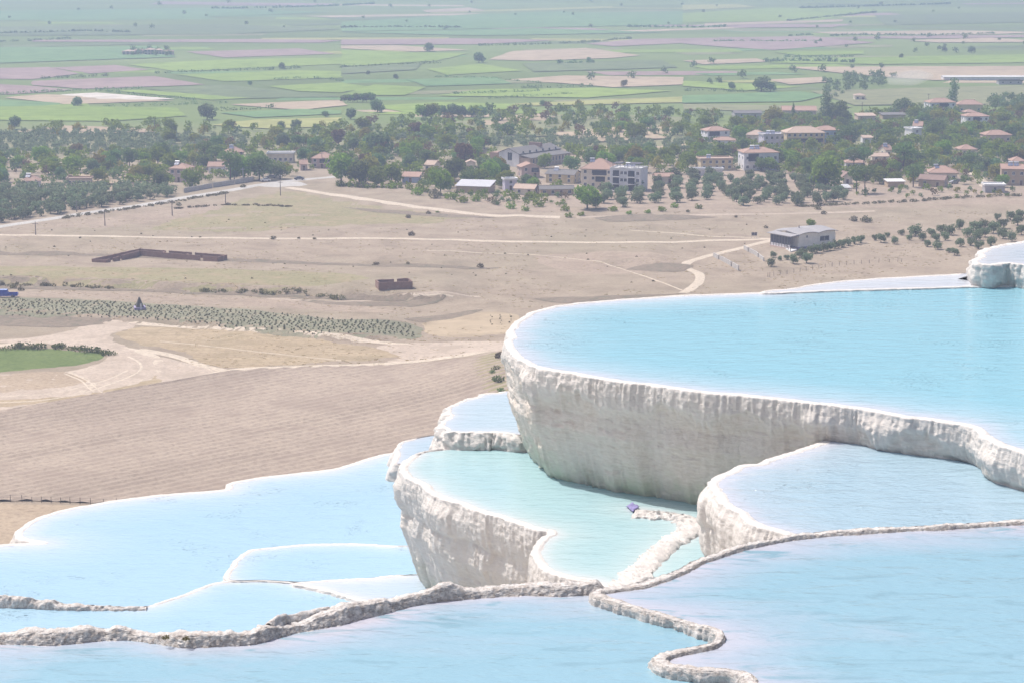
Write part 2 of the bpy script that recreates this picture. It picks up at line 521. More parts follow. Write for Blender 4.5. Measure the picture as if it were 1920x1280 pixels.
sheet('orchard_ground', [(-40, 558), (180, 562), (330, 570), (500, 583), (640, 598), (772, 606), (785, 636), (600, 632), (330, 607), (200, 598), (-40, 592)], 'orchard')
sheet('orchard_ground', [(800, 600), (905, 585), (965, 588), (955, 625), (820, 632)], 'soil_tan')
for (pp, mt) in [([(0, 526), (110, 529), (300, 536), (400, 540), (640, 549), (760, 551), (830, 556), (760, 565), (640, 562), (400, 553), (300, 548), (100, 543), (0, 541)], 'bank_scrub'),
                 ([(1110, 408), (1200, 402), (1290, 404), (1350, 408), (1240, 414), (1140, 417)], 'bank_scrub'),
                 ([(1170, 505), (1230, 495), (1300, 498), (1260, 510)], 'bank_scrub'),
                 ([(900, 668), (945, 660), (960, 700), (950, 742), (905, 730)], 'dry_green')]:
    sheet('scrub_bank', pp, mt, lift=.2)
for pp in ([(-30, 471), (100, 472), (200, 477), (420, 486), (560, 490), (720, 495), (860, 499), (940, 502), (900, 505), (740, 501), (560, 495), (420, 490), (200, 481), (-30, 476)],
           [(540, 560), (640, 566), (760, 565), (835, 560), (800, 572), (700, 575), (600, 570)], [(-30, 592), (120, 596), (210, 603), (150, 612), (-30, 606)], [(760, 598), (830, 590), (900, 580), (880, 590), (800, 604)],
           [(640, 388), (760, 396), (860, 404), (930, 409), (840, 409), (700, 398)], [(1000, 560), (1100, 556), (1250, 552), (1300, 549), (1180, 560), (1040, 568)], [(-30, 528), (40, 524), (100, 530), (60, 540), (-30, 540)]):
    sheet('scrub_bank', pp, 'bank_scrub', lift=.18)

# ploughed field with furrows that stand up from the ground
def furrow_field(name, pxpoly, a_px, b_px, period, amp, mat, vstep):
    P = np.array(pxpoly, float); x, y, z = at(P[:, 0], P[:, 1])
    A, B = atv(*a_px), atv(*b_px)
    d = np.array([B.x - A.x, B.y - A.y]); d /= np.linalg.norm(d); nrm = np.array([-d[1], d[0]])
    Q, _ = catmull(np.stack([x, y], 1), True, lambda k: 3.0)
    u, v = Q @ d, Q @ nrm
    vs = np.arange(v.min() + .2, v.max() - .2, vstep)
    rows = []
    for vv in vs:
        us = []
        for k in range(len(Q)):
            v0, v1 = v[k], v[(k + 1) % len(Q)]
            if (v0 - vv) * (v1 - vv) < 0: us.append(u[k] + (vv - v0) / (v1 - v0) * (u[(k + 1) % len(Q)] - u[k]))
        rows.append((min(us), max(us)) if len(us) >= 2 else (np.nan, np.nan))
    rows = np.array(rows); ok = ~np.isnan(rows[:, 0]); vs = vs[ok]; rows = rows[ok]
    n = 70
    U = rows[:, :1] + (rows[:, 1:] - rows[:, :1]) * np.linspace(0, 1, n)[None]
    Vv = np.repeat(vs[:, None], n, 1)
    X = U * d[0] + Vv * nrm[0]; Y = U * d[1] + Vv * nrm[1]
    wob = Vv + .5 * (fbm(U / 60, Vv / 60, seed=11) - .5)
    a_loc = amp * (.35 + 1.0 * noise(wob / (period * 3), U / 90, seed=4))
    Z = terrain(X, Y) + .04 + a_loc * (1 + np.sin(wob * 2 * np.pi / period)) + .05 * noise(U / 1.5, Vv / .6, seed=2) + .10 * amp * noise(wob / .35, U / 30, seed=9)
    ii = np.arange(len(vs) * n).reshape(len(vs), n)
    F4 = np.stack([ii[:-1, :-1], ii[:-1, 1:], ii[1:, 1:], ii[1:, :-1]], -1).reshape(-1, 4)
    return tag(obj(name, np_mesh(name, np.stack([X, Y, Z], -1), F4, True), mat), kind='structure')
furrow_field('ploughed_field', [(-140, 798), (0, 778), (110, 772), (240, 752), (330, 727), (400, 702), (480, 693), (640, 687), (760, 683), (880, 671), (960, 660), (1000, 700), (1000, 800), (760, 870), (500, 920), (250, 943), (60, 939), (-140, 935)], (80, 925), (436, 854), 2.6, .16, 'plough', .52)
furrow_field('ploughed_field', [(-140, 943), (60, 946), (250, 950), (330, 952), (200, 1010), (-140, 1060)], (0, 985), (200, 975), 1.7, .07, 'plough_tan', .42)

# roads and tracks
strip('paved_road', [(-60, 432), (0, 425), (130, 405), (250, 387), (350, 370), (420, 359), (480, 348), (530, 341), (580, 336), (625, 332), (700, 318)], 6.5, 'asphalt', .10)
sheet('road_junction', [(470, 350), (520, 340), (560, 340), (580, 346), (560, 352), (530, 354)], 'asphalt', lift=.07)
strip('dirt_road', [(540, 352), (580, 358), (640, 367), (720, 379), (800, 390), (870, 399), (940, 405), (1050, 408)], 6.0, 'sand_light', .08)
strip('dirt_track', [(-40, 439), (200, 443), (420, 446), (640, 447), (860, 450), (1060, 454), (1200, 454), (1330, 451), (1400, 450), (1440, 448), (1465, 455)], 4.6, 'sand_light', .08)
strip('dirt_track', [(1465, 447), (1420, 457), (1370, 470), (1320, 482), (1290, 492), (1287, 502), (1308, 512), (1312, 525), (1300, 538), (1280, 550)], 4.0, 'sand_light', .07)
strip('dirt_track', [(1080, 408), (1250, 404), (1380, 402), (1520, 400), (1640, 396)], 3.0, 'sand', .07)
strip('dirt_track', [(500, 560), (640, 566), (720, 560), (800, 550), (900, 556)], 2.5, 'sand', .06)
strip('dirt_track', [(-40, 770), (70, 760), (170, 742), (250, 722), (292, 702), (300, 686), (285, 668), (240, 655), (180, 648), (100, 640), (-30, 650)], 5.0, 'sand_light', .05)
strip('dirt_track', [(-40, 782), (90, 774), (210, 752), (300, 730), (380, 705), (450, 692), (560, 688), (700, 683), (860, 667), (950, 650)], 4.5, 'sand_light', .055)
strip('dirt_track', [(260, 655), (330, 668), (380, 685), (420, 694)], 4.0, 'sand_light', .052)
strip('dirt_track', [(130, 698), (160, 712), (175, 722), (150, 735)], 3.0, 'sand_light', .056)
strip('dirt_track', [(240, 607), (400, 615), (560, 625), (720, 643), (830, 650)], 3.0, 'sand_light', .05)
strip('dirt_road', [(1815, 322), (1832, 330), (1842, 342), (1850, 352)], 5.0, 'sand_light', .12)
strip('dirt_road', [(1380, 318), (1440, 318), (1520, 316)], 3.5, 'sand_light', .12)
strip('dirt_track', [(1460, 258), (1130, 285), (1060, 295)], 5, 'soil_tan', .12)

# patchwork of the plain
FIELDS = [
 ('plough_mauve', [(60, 76), (560, 74), (640, 77), (600, 81), (60, 79)]),
 ('plough_mauve', [(350, 98), (560, 92), (628, 102), (420, 109)]),
 ('plough_mauve', [(-60, 130), (90, 127), (150, 139), (60, 150), (-60, 148)]),
 ('plough_mauve', [(95, 128), (215, 123), (280, 132), (170, 139)]),
 ('plough_mauve', [(60, 153), (290, 144), (385, 160), (160, 168), (60, 161)]),
 ('plough_mauve', [(-60, 156), (50, 162), (140, 170), (20, 178), (-60, 178)]),
 ('soil_tan', [(10, 184), (80, 178), (330, 190), (120, 197)]),
 ('soil_white', [(110, 179), (180, 175), (330, 187), (200, 191)]),
 ('crop_bright', [(240, 122), (420, 113), (640, 109), (640, 121), (330, 135)]),
 ('crop_bright', [(330, 141), (560, 133), (640, 135), (640, 147), (420, 154)]),
 ('crop_bright', [(500, 163), (640, 156), (700, 165), (640, 175), (560, 172)]),
 ('crop_dull', [(275, 168), (420, 160), (600, 178), (640, 183), (450, 186)]),
 ('crop_bright', [(220, 172), (260, 170), (470, 185), (400, 189)]),
 ('crop_teal', [(-60, 186), (110, 194), (110, 199), (-60, 204)]),
 ('crop_bright', [(-60, 207), (150, 201), (330, 203), (350, 219), (200, 229), (-60, 226)]),
 ('soil_tan', [(430, 197), (640, 189), (650, 199), (560, 208), (500, 203)]),
 ('crop_teal', [(410, 213), (560, 206), (640, 209), (640, 215), (480, 222)]),
 ('crop_yellow', [(395, 236), (480, 226), (640, 222), (640, 238), (500, 243)]),
 ('plough_mauve', [(640, 75), (850, 73), (1050, 76), (900, 84), (640, 85)]),
 ('soil_tan', [(640, 87), (740, 86), (880, 95), (780, 98), (640, 92)]),
 ('soil_tan', [(915, 113), (960, 97), (1100, 91), (1200, 105), (1150, 110), (1000, 115)]),
 ('plough_mauve', [(1100, 83), (1200, 74), (1280, 73), (1280, 82), (1150, 88)]),
 ('crop_bright', [(640, 94), (760, 99), (880, 101), (820, 115), (640, 126)]),
 ('crop_bright', [(800, 131), (900, 121), (980, 134), (840, 142)]),
 ('soil_tan', [(950, 151), (1060, 143), (1280, 146), (1280, 160), (1150, 165), (1060, 158)]),
 ('crop_bright', [(700, 160), (800, 165), (760, 180), (640, 180)]),
 ('crop_teal', [(760, 150), (930, 146), (960, 158), (800, 163)]),
 ('crop_bright', [(820, 181), (900, 169), (1130, 166), (1260, 172), (1100, 185)]),
 ('crop_bright', [(700, 201), (820, 193), (980, 197), (960, 206), (760, 212)]),
 ('crop_yellow', [(960, 196), (1280, 183), (1280, 194), (1000, 200)]),
 ('crop_teal', [(640, 42), (900, 27), (1280, 22), (1280, 47), (640, 60)]),
 ('soil_tan', [(790, 20), (880, 15), (910, 21), (800, 24)]),
 ('crop_yellow', [(1280, 10), (1380, 9), (1420, 14), (1280, 20)]),
 ('crop_bright', [(1280, 26), (1450, 16), (1640, 18), (1540, 39), (1280, 44)]),
 ('plough_mauve', [(1360, 50), (1600, 46), (1560, 52), (1380, 53)]),
 ('plough_mauve', [(1280, 73), (1520, 69), (1640, 81), (1450, 95), (1370, 90), (1280, 83)]),
 ('soil_tan', [(1520, 61), (1790, 58), (1980, 62), (1780, 67), (1560, 65)]),
 ('plough_mauve', [(1580, 70), (1980, 66), (1980, 70), (1700, 74)]),
 ('soil_tan', [(1700, 77), (1860, 72), (1980, 80), (1760, 81)]),
 ('soil_tan', [(1280, 115), (1420, 111), (1440, 117), (1320, 122)]),
 ('crop_bright', [(1450, 99), (1620, 96), (1620, 103), (1500, 106)]),
 ('crop_bright', [(1500, 111), (1980, 102), (1980, 118), (1640, 122), (1440, 119)]),
 ('soil_tan', [(1470, 127), (1980, 125), (1980, 146), (1750, 152), (1600, 141)]),
 ('soil_tan', [(1440, 151), (1540, 146), (1560, 155), (1480, 160)]),
 ('crop_bright', [(1280, 153), (1430, 160), (1500, 165), (1400, 172), (1280, 163)]),
 ('crop_teal', [(1280, 181), (1500, 173), (1550, 180), (1500, 192), (1280, 195)]),
 ('crop_olive', [(1520, 172), (1980, 160), (1980, 196), (1600, 199)]),
 ('crop_olive', [(1280, 197), (1600, 201), (1560, 212), (1280, 208)]),
 ('crop_teal', [(-60, 90), (300, 88), (330, 108), (-60, 122)]),
 ('crop_dull', [(640, 128), (790, 120), (780, 132), (640, 140)]),
 ('crop_dull', [(980, 120), (1240, 114), (1270, 128), (1000, 136)]),
 ('crop_dull', [(-60, 52), (420, 46), (640, 56), (400, 66), (-60, 68)]),
 ('crop_teal', [(-60, 22), (380, 16), (620, 24), (300, 36), (-60, 40)]),
 ('plough_mauve', [(300, 4), (640, 8), (600, 12), (280, 9)]),
 ('crop_dull', [(1640, 30), (1980, 22), (1980, 42), (1660, 48)]),
 ('crop_teal', [(640, 62), (1000, 54), (1250, 62), (900, 68)]),
 ('crop_olive', [(700, 248), (900, 226), (1100, 214), (1280, 222), (1260, 260), (1040, 256), (900, 262)]),
 ('soil_tan', [(860, 232), (1000, 214), (1060, 222), (960, 246)]),
 ('soil_tan', [(1020, 252), (1180, 236), (1280, 236), (1250, 262), (1120, 268)]),
 ('soil_tan', [(1010, 288), (1180, 274), (1290, 282), (1250, 300), (1080, 304)]),
 ('soil_tan', [(20, 250), (120, 238), (260, 242), (300, 250), (120, 254)]),
 ('soil_tan', [(120, 326), (260, 320), (300, 338), (180, 350)]),
]
# dry soil between the houses and the olive rows
sheet('field', [(820, 372), (1000, 352), (1250, 330), (1500, 330), (1750, 345), (1980, 352), (1980, 385), (1500, 396), (1150, 404), (960, 400)], 'dry_grass', lift=.05)
sheet('field', [(1240, 330), (1400, 318), (1600, 325), (1560, 360), (1260, 370)], 'dry_grass', lift=.06)

_lift[0] = .07
_fr = random.Random(5)
for k in range(95):                                   # narrow strips of the far plain
    yy = _fr.choice([_fr.uniform(3, 75), _fr.uniform(75, 215)]); xx = _fr.uniform(-80, 1900)
    ww = _fr.uniform(90, 360); hh = _fr.uniform(2.0, 5.0) * (.6 + yy / 160); tl = _fr.uniform(-.035, .012) * ww
    sk = _fr.uniform(-20, 60)
    FIELDS.insert(0, (_fr.choice(['crop_bright', 'crop_teal', 'crop_dull', 'crop_yellow', 'crop_bright', 'crop_olive', 'plough_mauve', 'soil_tan', 'crop_dull']),
                      [(xx, yy), (xx + ww, yy + tl), (xx + ww + sk, yy + tl + hh), (xx + sk, yy + hh)]))
for mt, pp in FIELDS:
    sheet('field', pp, mt)

for pl, w_ in (([(-40, 755), (60, 752), (150, 738), (220, 715), (262, 695), (262, 680), (240, 668)], 1.2), ([(-40, 745), (90, 738), (200, 712), (240, 694)], .9), ([(120, 700), (150, 712), (168, 728), (178, 735)], .9), ([(128, 698), (162, 712), (184, 730), (194, 738)], .8),
               ([(330, 668), (370, 684), (400, 700), (330, 725), (200, 758), (60, 780)], 1.0), ([(300, 640), (420, 652), (560, 668), (640, 676)], .8), ([(620, 560), (760, 552), (850, 556)], 1.0), ([(1180, 432), (1260, 437), (1340, 444), (1420, 446)], 1.0), ([(800, 470), (1000, 478), (1150, 500), (1280, 545)], .8)):
    strip('wheel_track', pl, w_, 'sand_light', .075)
# ------------------------------------------------------------------ travertine
def travertine_mat():
    m, nt, bs = _nt('travertine')
    p = pos(nt)
    at_ = nt.nodes.new('ShaderNodeAttribute'); at_.attribute_name = 'stain_tone'
    ag = nt.nodes.new('ShaderNodeAttribute'); ag.attribute_name = 'algae'
    ar = nt.nodes.new('ShaderNodeAttribute'); ar.attribute_name = 'crust'
    n1 = nz(nt, p, 2.2, 6, .65, .6)
    n2 = nz(nt, p, 14, 6, .7, .3)
    n3 = nz(nt, p, 1.0, 5, .7, .4, sc=(5, 5, 22))       # scaly, bedded layers
    col = ramp(nt, n1, [(.3, (.59, .555, .53)), (.7, (.66, .64, .625))])
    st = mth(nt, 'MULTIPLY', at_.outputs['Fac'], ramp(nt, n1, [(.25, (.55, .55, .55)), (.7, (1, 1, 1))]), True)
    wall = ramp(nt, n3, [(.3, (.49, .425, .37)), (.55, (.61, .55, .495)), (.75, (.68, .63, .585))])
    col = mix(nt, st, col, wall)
    col = mix(nt, mth(nt, 'MULTIPLY', ag.outputs['Fac'], ramp(nt, n1, [(.3, (0, 0, 0)), (.65, (1, 1, 1))])), col, (.50, .54, .42))
    # pitted brown crust on rough rims
    pit = ramp(nt, nz(nt, p, 15, 6, .8, .5), [(.43, (0, 0, 0)), (.62, (1, 1, 1))])
    col = mix(nt, mth(nt, 'MULTIPLY', pit, ar.outputs['Fac']), col, (.35, .30, .27))
    spk = ramp(nt, nz(nt, p, 9, 4, .8), [(.70, (0, 0, 0)), (.76, (1, 1, 1))])
    col = mix(nt, mth(nt, 'MULTIPLY', spk, .35), col, (.45, .37, .31))
    L(nt, col, bs.inputs['Base Color'])
    bs.inputs['Roughness'].default_value = .75
    bs.inputs['Specular IOR Level'].default_value = .3
    n4 = nz(nt, p, 1.0, 4, .65, .2, sc=(26, 26, 2.2))     # fine vertical drip lines
    b0 = bump(nt, None, n4, .4, .025)
    b1 = bump(nt, None, n3, .75, .035, b0)
    bump(nt, bs, n2, .7, .03, b1)
travertine_mat()

def water_mat(name, edge, mid, deep, rough=.06, mottle=.25, rip=1.0, rscale=1.0, glint=0):
    m, nt, bs = _nt(name)
    p = pos(nt)
    a = nt.nodes.new('ShaderNodeAttribute'); a.attribute_name = 'depth'
    w = nz(nt, p, .55, 5, .6, .8, sc=(.8, 1.3, 1))
    d = mth(nt, 'ADD', a.outputs['Fac'], mth(nt, 'MULTIPLY', mth(nt, 'SUBTRACT', w, .5), mottle), True)
    col = ramp(nt, d, [(.0, edge), (.36, mid), (.92, deep)])
    w2 = nz(nt, p, 2.2, 5, .6, 1.2, sc=(.45, 1.6, 1))
    dk = tuple(c * .84 for c in deep)
    col = mix(nt, mth(nt, 'MULTIPLY', ramp(nt, w2, [(.54, (0, 0, 0)), (.72, (1, 1, 1))]), mottle), col, dk)
    L(nt, col, bs.inputs['Base Color'])
    bs.inputs['Roughness'].default_value = rough
    bs.inputs['IOR'].default_value = 1.33
    r1 = nz(nt, p, 3.2 * rscale, 3, .5, .4, sc=(.6, 1.5, 1))
    r2 = nz(nt, p, 13 * rscale, 3, .55, .2, sc=(.7, 1.4, 1))
    b1 = bump(nt, None, r1, .6 * rip, .05)
    b2 = bump(nt, None, r2, .7 * rip, .016, b1)
    if not glint: L(nt, b2, bs.inputs['Normal']); return m
    r3 = ramp(nt, nz(nt, p, 17, 2, .5, .0, sc=(.7, 1.2, 1)), [(.60, (0, 0, 0)), (.80, (1, 1, 1))])
    r3 = mth(nt, 'MULTIPLY', r3, ramp(nt, nz(nt, p, .7, 4, .65), [(.55, (0, 0, 0)), (.70, (1, 1, 1))]))
    bump(nt, bs, r3, 1.0, .06, b2)
    return m

def terrace(label, h, pts, prof='wall', drop=3.2, water=None, fade=.8, crest=.010, name='travertine_terrace',
            ds=.035, shallow=0, extra=None, seed=1, stain_tone=1.0, algae=0.0, crust=0.0, rough=1.0, fringe=.38, bulge=.10, lean=.5, rimw=1.0, lumpy=1.0, clump=.5):
    """a terrace basin: outline in photo pixels on its own water level, water h metres below the camera.
       a third value marks the outline: 1 visible rim, 0 hidden, 2 water running under another terrace"""
    z0 = CAM_Z - h
    P = np.array([(p[0], p[1]) for p in pts], float)
    vis = np.array([p[2] if len(p) > 2 else 1 for p in pts], float)
    X, Y = at_z(P[:, 0], P[:, 1], z0)
    W = np.stack([X, Y], 1)
    area = .5 * np.sum(W[:, 0] * np.roll(W[:, 1], -1) - np.roll(W[:, 0], -1) * W[:, 1])
    if area < 0: W = W[::-1]; vis = vis[::-1]
    nn = len(W)
    segv = np.array([1 if (vis[k] == 1 and vis[(k + 1) % nn] == 1) else (.5 if vis[k] == 1 or vis[(k + 1) % nn] == 1 else 0) for k in range(nn)])
    D, seg = catmull(W, True, lambda k: ds if segv[k] > 0 else .3)
    v = segv[seg]
    v = np.array([np.mean(np.take(v, range(k - 6, k + 7), mode='wrap')) for k in range(len(v))])
    n = len(D)
    # small scallops along the rim
    T = np.roll(D, -2, 0) - np.roll(D, 2, 0); T /= np.linalg.norm(T, axis=1)[:, None] + 1e-9
    N = np.stack([T[:, 1], -T[:, 0]], 1)
    for _ in range(6): N = (np.roll(N, 1, 0) + N + np.roll(N, -1, 0)); N /= np.linalg.norm(N, axis=1)[:, None] + 1e-9
    s = np.concatenate([[0], np.cumsum(np.linalg.norm(np.diff(D, axis=0), axis=1))])
    sc = (fbm(D[:, 0] / clump, D[:, 1] / clump, seed=seed, octv=4) - .5)
    D = D + N * (sc * (.16 if prof != 'ridge' else .09) * rough * v)[:, None]
    cr = crest * (.35 + 1.3 * fbm(D[:, 0] / .35, D[:, 1] / .35, seed=seed + 5, octv=3)) * np.clip(v * 1.4 - .2, 0, 1) - .12 * (1 - np.clip(v * 1.4 - .2, 0, 1))
    if prof == 'wall':
        cp = [(-1.6, -.7), (-.7, -.35), (-.2, -.09), (-.06, -.012), (-.025, 1), (.0, 1.0001), (.045, .2), (.085, -.06), (bulge, -.16), (bulge + .01, -.32), (bulge - .03, -.55),
              (bulge - .08, -.75), (bulge - .12 * lean, -1.1), (-.25 * lean, -1.6), (-.62 * lean, -2.05), (-1.05 * lean, -2.5), (-1.25 * lean, -2.9), (-1.3 * lean, -drop)]
    elif prof == 'slope':
        cp = [(-1.2, -.6), (-.5, -.25), (-.15, -.05), (-.05, -.01), (-.02, 1), (.0, 1.0001), (.03, -.02), (.07, -.08), (.14, -.2), (.24, -.5), (.32, -.9), (.4, -1.5), (.4, -drop)]
    elif prof == 'ridge':    # rim seen from inside the pool: a steep rough inner face
        cp = [(-1.0, -.5), (-.45, -.2), (-.18, -.05), (-.10, .0), (-.075, .5), (-.045, .9), (-.01, 1), (.02, 1.0001), (.05, .6), (.07, -.05), (.09, -.4), (.05, -1.2), (0, -2), (0, -drop)]
    rows = []
    for k in range(len(cp) - 1):
        (o0, a0), (o1, a1) = cp[k], cp[k + 1]
        dist = math.hypot(o1 - o0, min(abs(a1 - a0), 3))
        inner = k < 3
        m = max(1, int(dist / (.25 if inner else (ds * .95 if -a1 < 2.9 else .3))))
        for j in range(m): rows.append((o0 + (o1 - o0) * j / m, a0 + (a1 - a0) * j / m))
    rows.append(cp[-1]); rows = np.array(rows)
    cidx = [k for k in range(len(rows)) if rows[k, 1] >= .999]
    o = rows[:, 0][None, :]; a = rows[:, 1][None, :]
    if prof == 'ridge':
        wv = .35 + 1.5 * fbm(D[:, 0] / .9, D[:, 1] / .9, seed=seed + 21, octv=3) ** 1.3
        wv = wv * rimw
        o = np.where(np.abs(o) < .2, o * wv[:, None], o * np.maximum(1, wv[:, None] * .4))
        cr = np.where(cr > 0, cr * (.55 + .9 * fbm(D[:, 0] / .7, D[:, 1] / .7, seed=seed + 22, octv=2)), cr)
    z = np.where(a > 0, a * cr[:, None], a + np.minimum(cr[:, None], 0) * (a > -.3))
    dep = np.maximum(0, -z)                                             # depth below the water level
    outer = (np.arange(len(rows))[None, :] >= cidx[-1])
    X0 = D[:, 0][:, None] + N[:, 0][:, None] * o; Y0 = D[:, 1][:, None] + N[:, 1][:, None] * o
    S = np.repeat(s[:, None], len(rows), 1)
    lump = fbm(X0 / .55, Y0 / .55, z / .7, seed=seed + 2, octv=3) - .5
    # fringe of dripstone below the rim
    fl = fringe * (.45 + 1.2 * noise(S / .42, S * 0, seed=seed + 3)) + .12 * noise(S / .07, S * 0, seed=seed + 8)
    col1 = np.abs(2 * noise(S / .045 + .8 * noise(S / .4, z / .5, seed=4), z / 1.1, seed=seed + 4) - 1)
    col2 = np.abs(2 * noise(S / .15, z / 1.6, seed=seed + 6) - 1)
    win = outer * (1 - sstep(fl * .75, fl * 1.05, dep)) * sstep(.0, .06, dep + .03)
    d = outer * (.035 * (1 - sstep(fl * .8, fl * 1.05, dep)))               # fringe stands proud
    dm_ = .25 + 1.3 * fbm(S / .6, z / .8, seed=seed + 23, octv=2) ** 1.5
    d = d + win * (.032 * (1 - col1) * dm_ + .03 * (1 - col2) - .025) * rough
    low = outer * sstep(1.3, 2.0, dep)
    d = d + low * (.09 * (1 - np.abs(2 * noise(S / .16, z / 2.0, seed=seed + 7) - 1)) - .03)
    d = d + outer * .012 * (noise(S / .06, z / 2.5, seed=seed + 12) - .5) * sstep(.2, .5, dep)
    d = d + outer * lump * .15 * lumpy * sstep(.05, .5, dep)
    # hanging clusters that run further down than the rest of the fringe
    cl = sstep(.60, .74, noise(S / .55, S * 0, seed=seed + 15)) * (1 - sstep(fl * 1.3, fl * 2.4, dep)) * sstep(.05, .3, dep)
    d = d + outer * cl * (.05 + .05 * (1 - col2))
    d = d - outer * .035 * sstep(.55, .8, fbm(S / .5, z / .16, seed=seed + 16, octv=3)) * sstep(fl, fl * 1.4, dep)
    # a draped crease part-way down the wall
    cw = .72 + .25 * (noise(S / 1.1, S * 0, seed=seed + 9) - .5)
    d = d - outer * .05 * np.exp(-((dep - cw) / .05) ** 2) * sstep(.35, .6, noise(S / 1.6, S * 0, seed=seed + 10))
    rk = .035 if prof == 'ridge' else .06
    rgh = fbm(X0 / rk, Y0 / rk, z / rk, seed=seed + 11, octv=3) - .5
    top = (a > -.05)
    d = d + rgh * (.022 if prof == 'ridge' else .03 + .022 * win) * rough * np.where(outer | top, 1, .3)
    z = z + rgh[:, ::-1] * (.028 * crust * np.clip(v, 0, 1)[:, None]) * top
    VX = X0 + N[:, 0][:, None] * d; VY = Y0 + N[:, 1][:, None] * d
    V = np.stack([VX, VY, z0 + z], -1).reshape(-1, 3)
    k_ = len(rows); ii = np.arange(n * k_).reshape(n, k_)
    i2 = np.roll(ii, -1, 0)
    F4 = np.stack([ii[:, :-1], ii[:, 1:], i2[:, 1:], i2[:, :-1]], -1).reshape(-1, 4)
    stn = stain_tone * outer * sstep(fl * .7, fl * 1.25, dep) * (.35 + .65 * noise(S / .5, z / .8, seed=seed + 13)) + .25 * outer * sstep(.02, .12, dep) + stain_tone * .25 * win * col1  # lower-wall stain; also a darker tone below the crest and between drips
    alg = algae * outer * sstep(1.5, 2.2, dep + .5 * (noise(S / .3, z / 1.5, seed=seed + 14) - .5))
    crs = np.broadcast_to(crust * np.where(top & ~outer, 1, .75) * (np.abs(z) < .5), z.shape)
    root = empty(name, (0, 0, 0)); root.location = (float(D[:, 0].mean()), float(D[:, 1].mean()), z0)
    c0 = np.array(root.location)
    tag(root, label, 'terrace')
    wall = obj('rim_and_wall', np_mesh('rim_and_wall', V - c0, F4, True, {'stain_tone': stn, 'algae': alg, 'crust': crs}), 'travertine', root)
    # water sheet
    if water:
        B = D[::(5 if n > 700 else 3)] - (N * .02)[::(5 if n > 700 else 3)]
        g = .22
        ax, ay = np.meshgrid(np.arange(B[:, 0].min(), B[:, 0].max(), g), np.arange(B[:, 1].min(), B[:, 1].max(), g))
        ax = ax.ravel() + .013; ay = ay.ravel() + .007
        ok = in_poly(ax, ay, B)
        V2, T3 = tri_fill(B, np.stack([ax[ok], ay[ok]], 1))
        rimp = D[v > .5][::3]
        if extra is not None:
            E = np.array(extra, float); ex, ey = at_z(E[:, 0], E[:, 1], z0)
            ed, _ = catmull(np.stack([ex, ey], 1), False, lambda k: .1)
            rimp = np.concatenate([rimp, ed]) if len(rimp) else ed
        dm = np.full(len(V2), 9.0)
        if len(rimp):
            for k in range(0, len(V2), 2000):
                q = V2[k:k + 2000]
                dm[k:k + 2000] = np.sqrt(((q[:, None] - rimp[None]) ** 2).sum(-1)).min(1)
        depth = (1 - np.exp(-(dm / fade) ** 1.3)) * (1 - shallow)
        F3 = np.array([f for f in T3 if len(f) == 3], np.int32)
        A, Bq, Cq = V2[F3[:, 0]], V2[F3[:, 1]], V2[F3[:, 2]]
        c_ = (Bq[:, 0] - A[:, 0]) * (Cq[:, 1] - A[:, 1]) - (Bq[:, 1] - A[:, 1]) * (Cq[:, 0] - A[:, 0])
        F3[c_ < 0] = F3[c_ < 0][:, ::-1]
        VW = np.column_stack([V2, np.full(len(V2), z0)]) - c0
        obj('pool_water', np_mesh('pool_water', VW, F3, True, {'depth': depth}), water, root)
    return root

water_mat('water_main', (.53, .55, .62), (.36, .51, .59), (.24, .465, .56), .05, .35, .8, 1.0, 1)
water_mat('water_left', (.53, .56, .62), (.395, .515, .61), (.325, .48, .59), .05, .35, .7, 1.0, 1)
water_mat('water_teal', (.56, .58, .59), (.41, .53, .55), (.335, .495, .53), .05, .35, .8)
water_mat('water_step', (.51, .52, .59), (.385, .475, .555), (.325, .455, .54), .05, .4, 1.7, .8, 1)
water_mat('water_near', (.47, .465, .53), (.36, .42, .50), (.24, .395, .48), .06, 1.3, 1.3, .55)
water_mat('water_pale', (.55, .56, .61), (.45, .515, .59), (.39, .49, .57), .06, .35, .7)

H = 0
# upper right shelf and the little terrace above it
terrace('small fluted white terrace at the right edge above the big turquoise pool', 7.45,
        [(1836, 494), (1860, 497), (1890, 494), (1920, 497), (2000, 499), (2800, 500, H), (2800, 450, H), (2000, 449), (1920, 454), (1880, 459), (1862, 463), (1848, 474), (1838, 486)],
        drop=2, water='water_pale', shallow=.6, seed=3, stain_tone=.35, fringe=.9, lean=.2, crest=.008, rough=2.2)
terrace('thin pale white shelf behind the big turquoise pool', 7.97,
        [(1432, 549), (1560, 545), (1700, 541), (1920, 535), (2900, 528, H), (2900, 486, H), (1920, 498, 2), (1850, 506, 2), (1800, 514), (1700, 520), (1600, 526), (1545, 532), (1490, 541), (1445, 546)],
        drop=2, water='water_pale', shallow=.7, seed=5, crest=.010, rough=.6, prof='slope', fringe=.1)
# the big basin
terrace('largest turquoise travertine pool with tall overhanging cream wall', 8.0,
        [(1440, 550), (1300, 554), (1150, 564), (1050, 575), (1000, 587), (992, 595), (972, 606), (963, 626), (961, 649), (974, 667), (1000, 682), (1060, 696), (1150, 711),
         (1250, 724), (1350, 736), (1450, 746), (1540, 756), (1610, 763), (1640, 768), (1700, 780), (1760, 787), (1830, 799), (1850, 815), (1880, 831), (1920, 844), (1990, 866), (2200, 905), (2450, 930), (2900, 940, H), (3000, 700, H), (2900, 540, H), (1920, 536, 2), (1700, 542, 2), (1560, 546, 2)],
        drop=3.4, water='water_main', fade=1.0, seed=11, stain_tone=1.0, algae=.9, crest=.011, ds=.022, lumpy=.7)
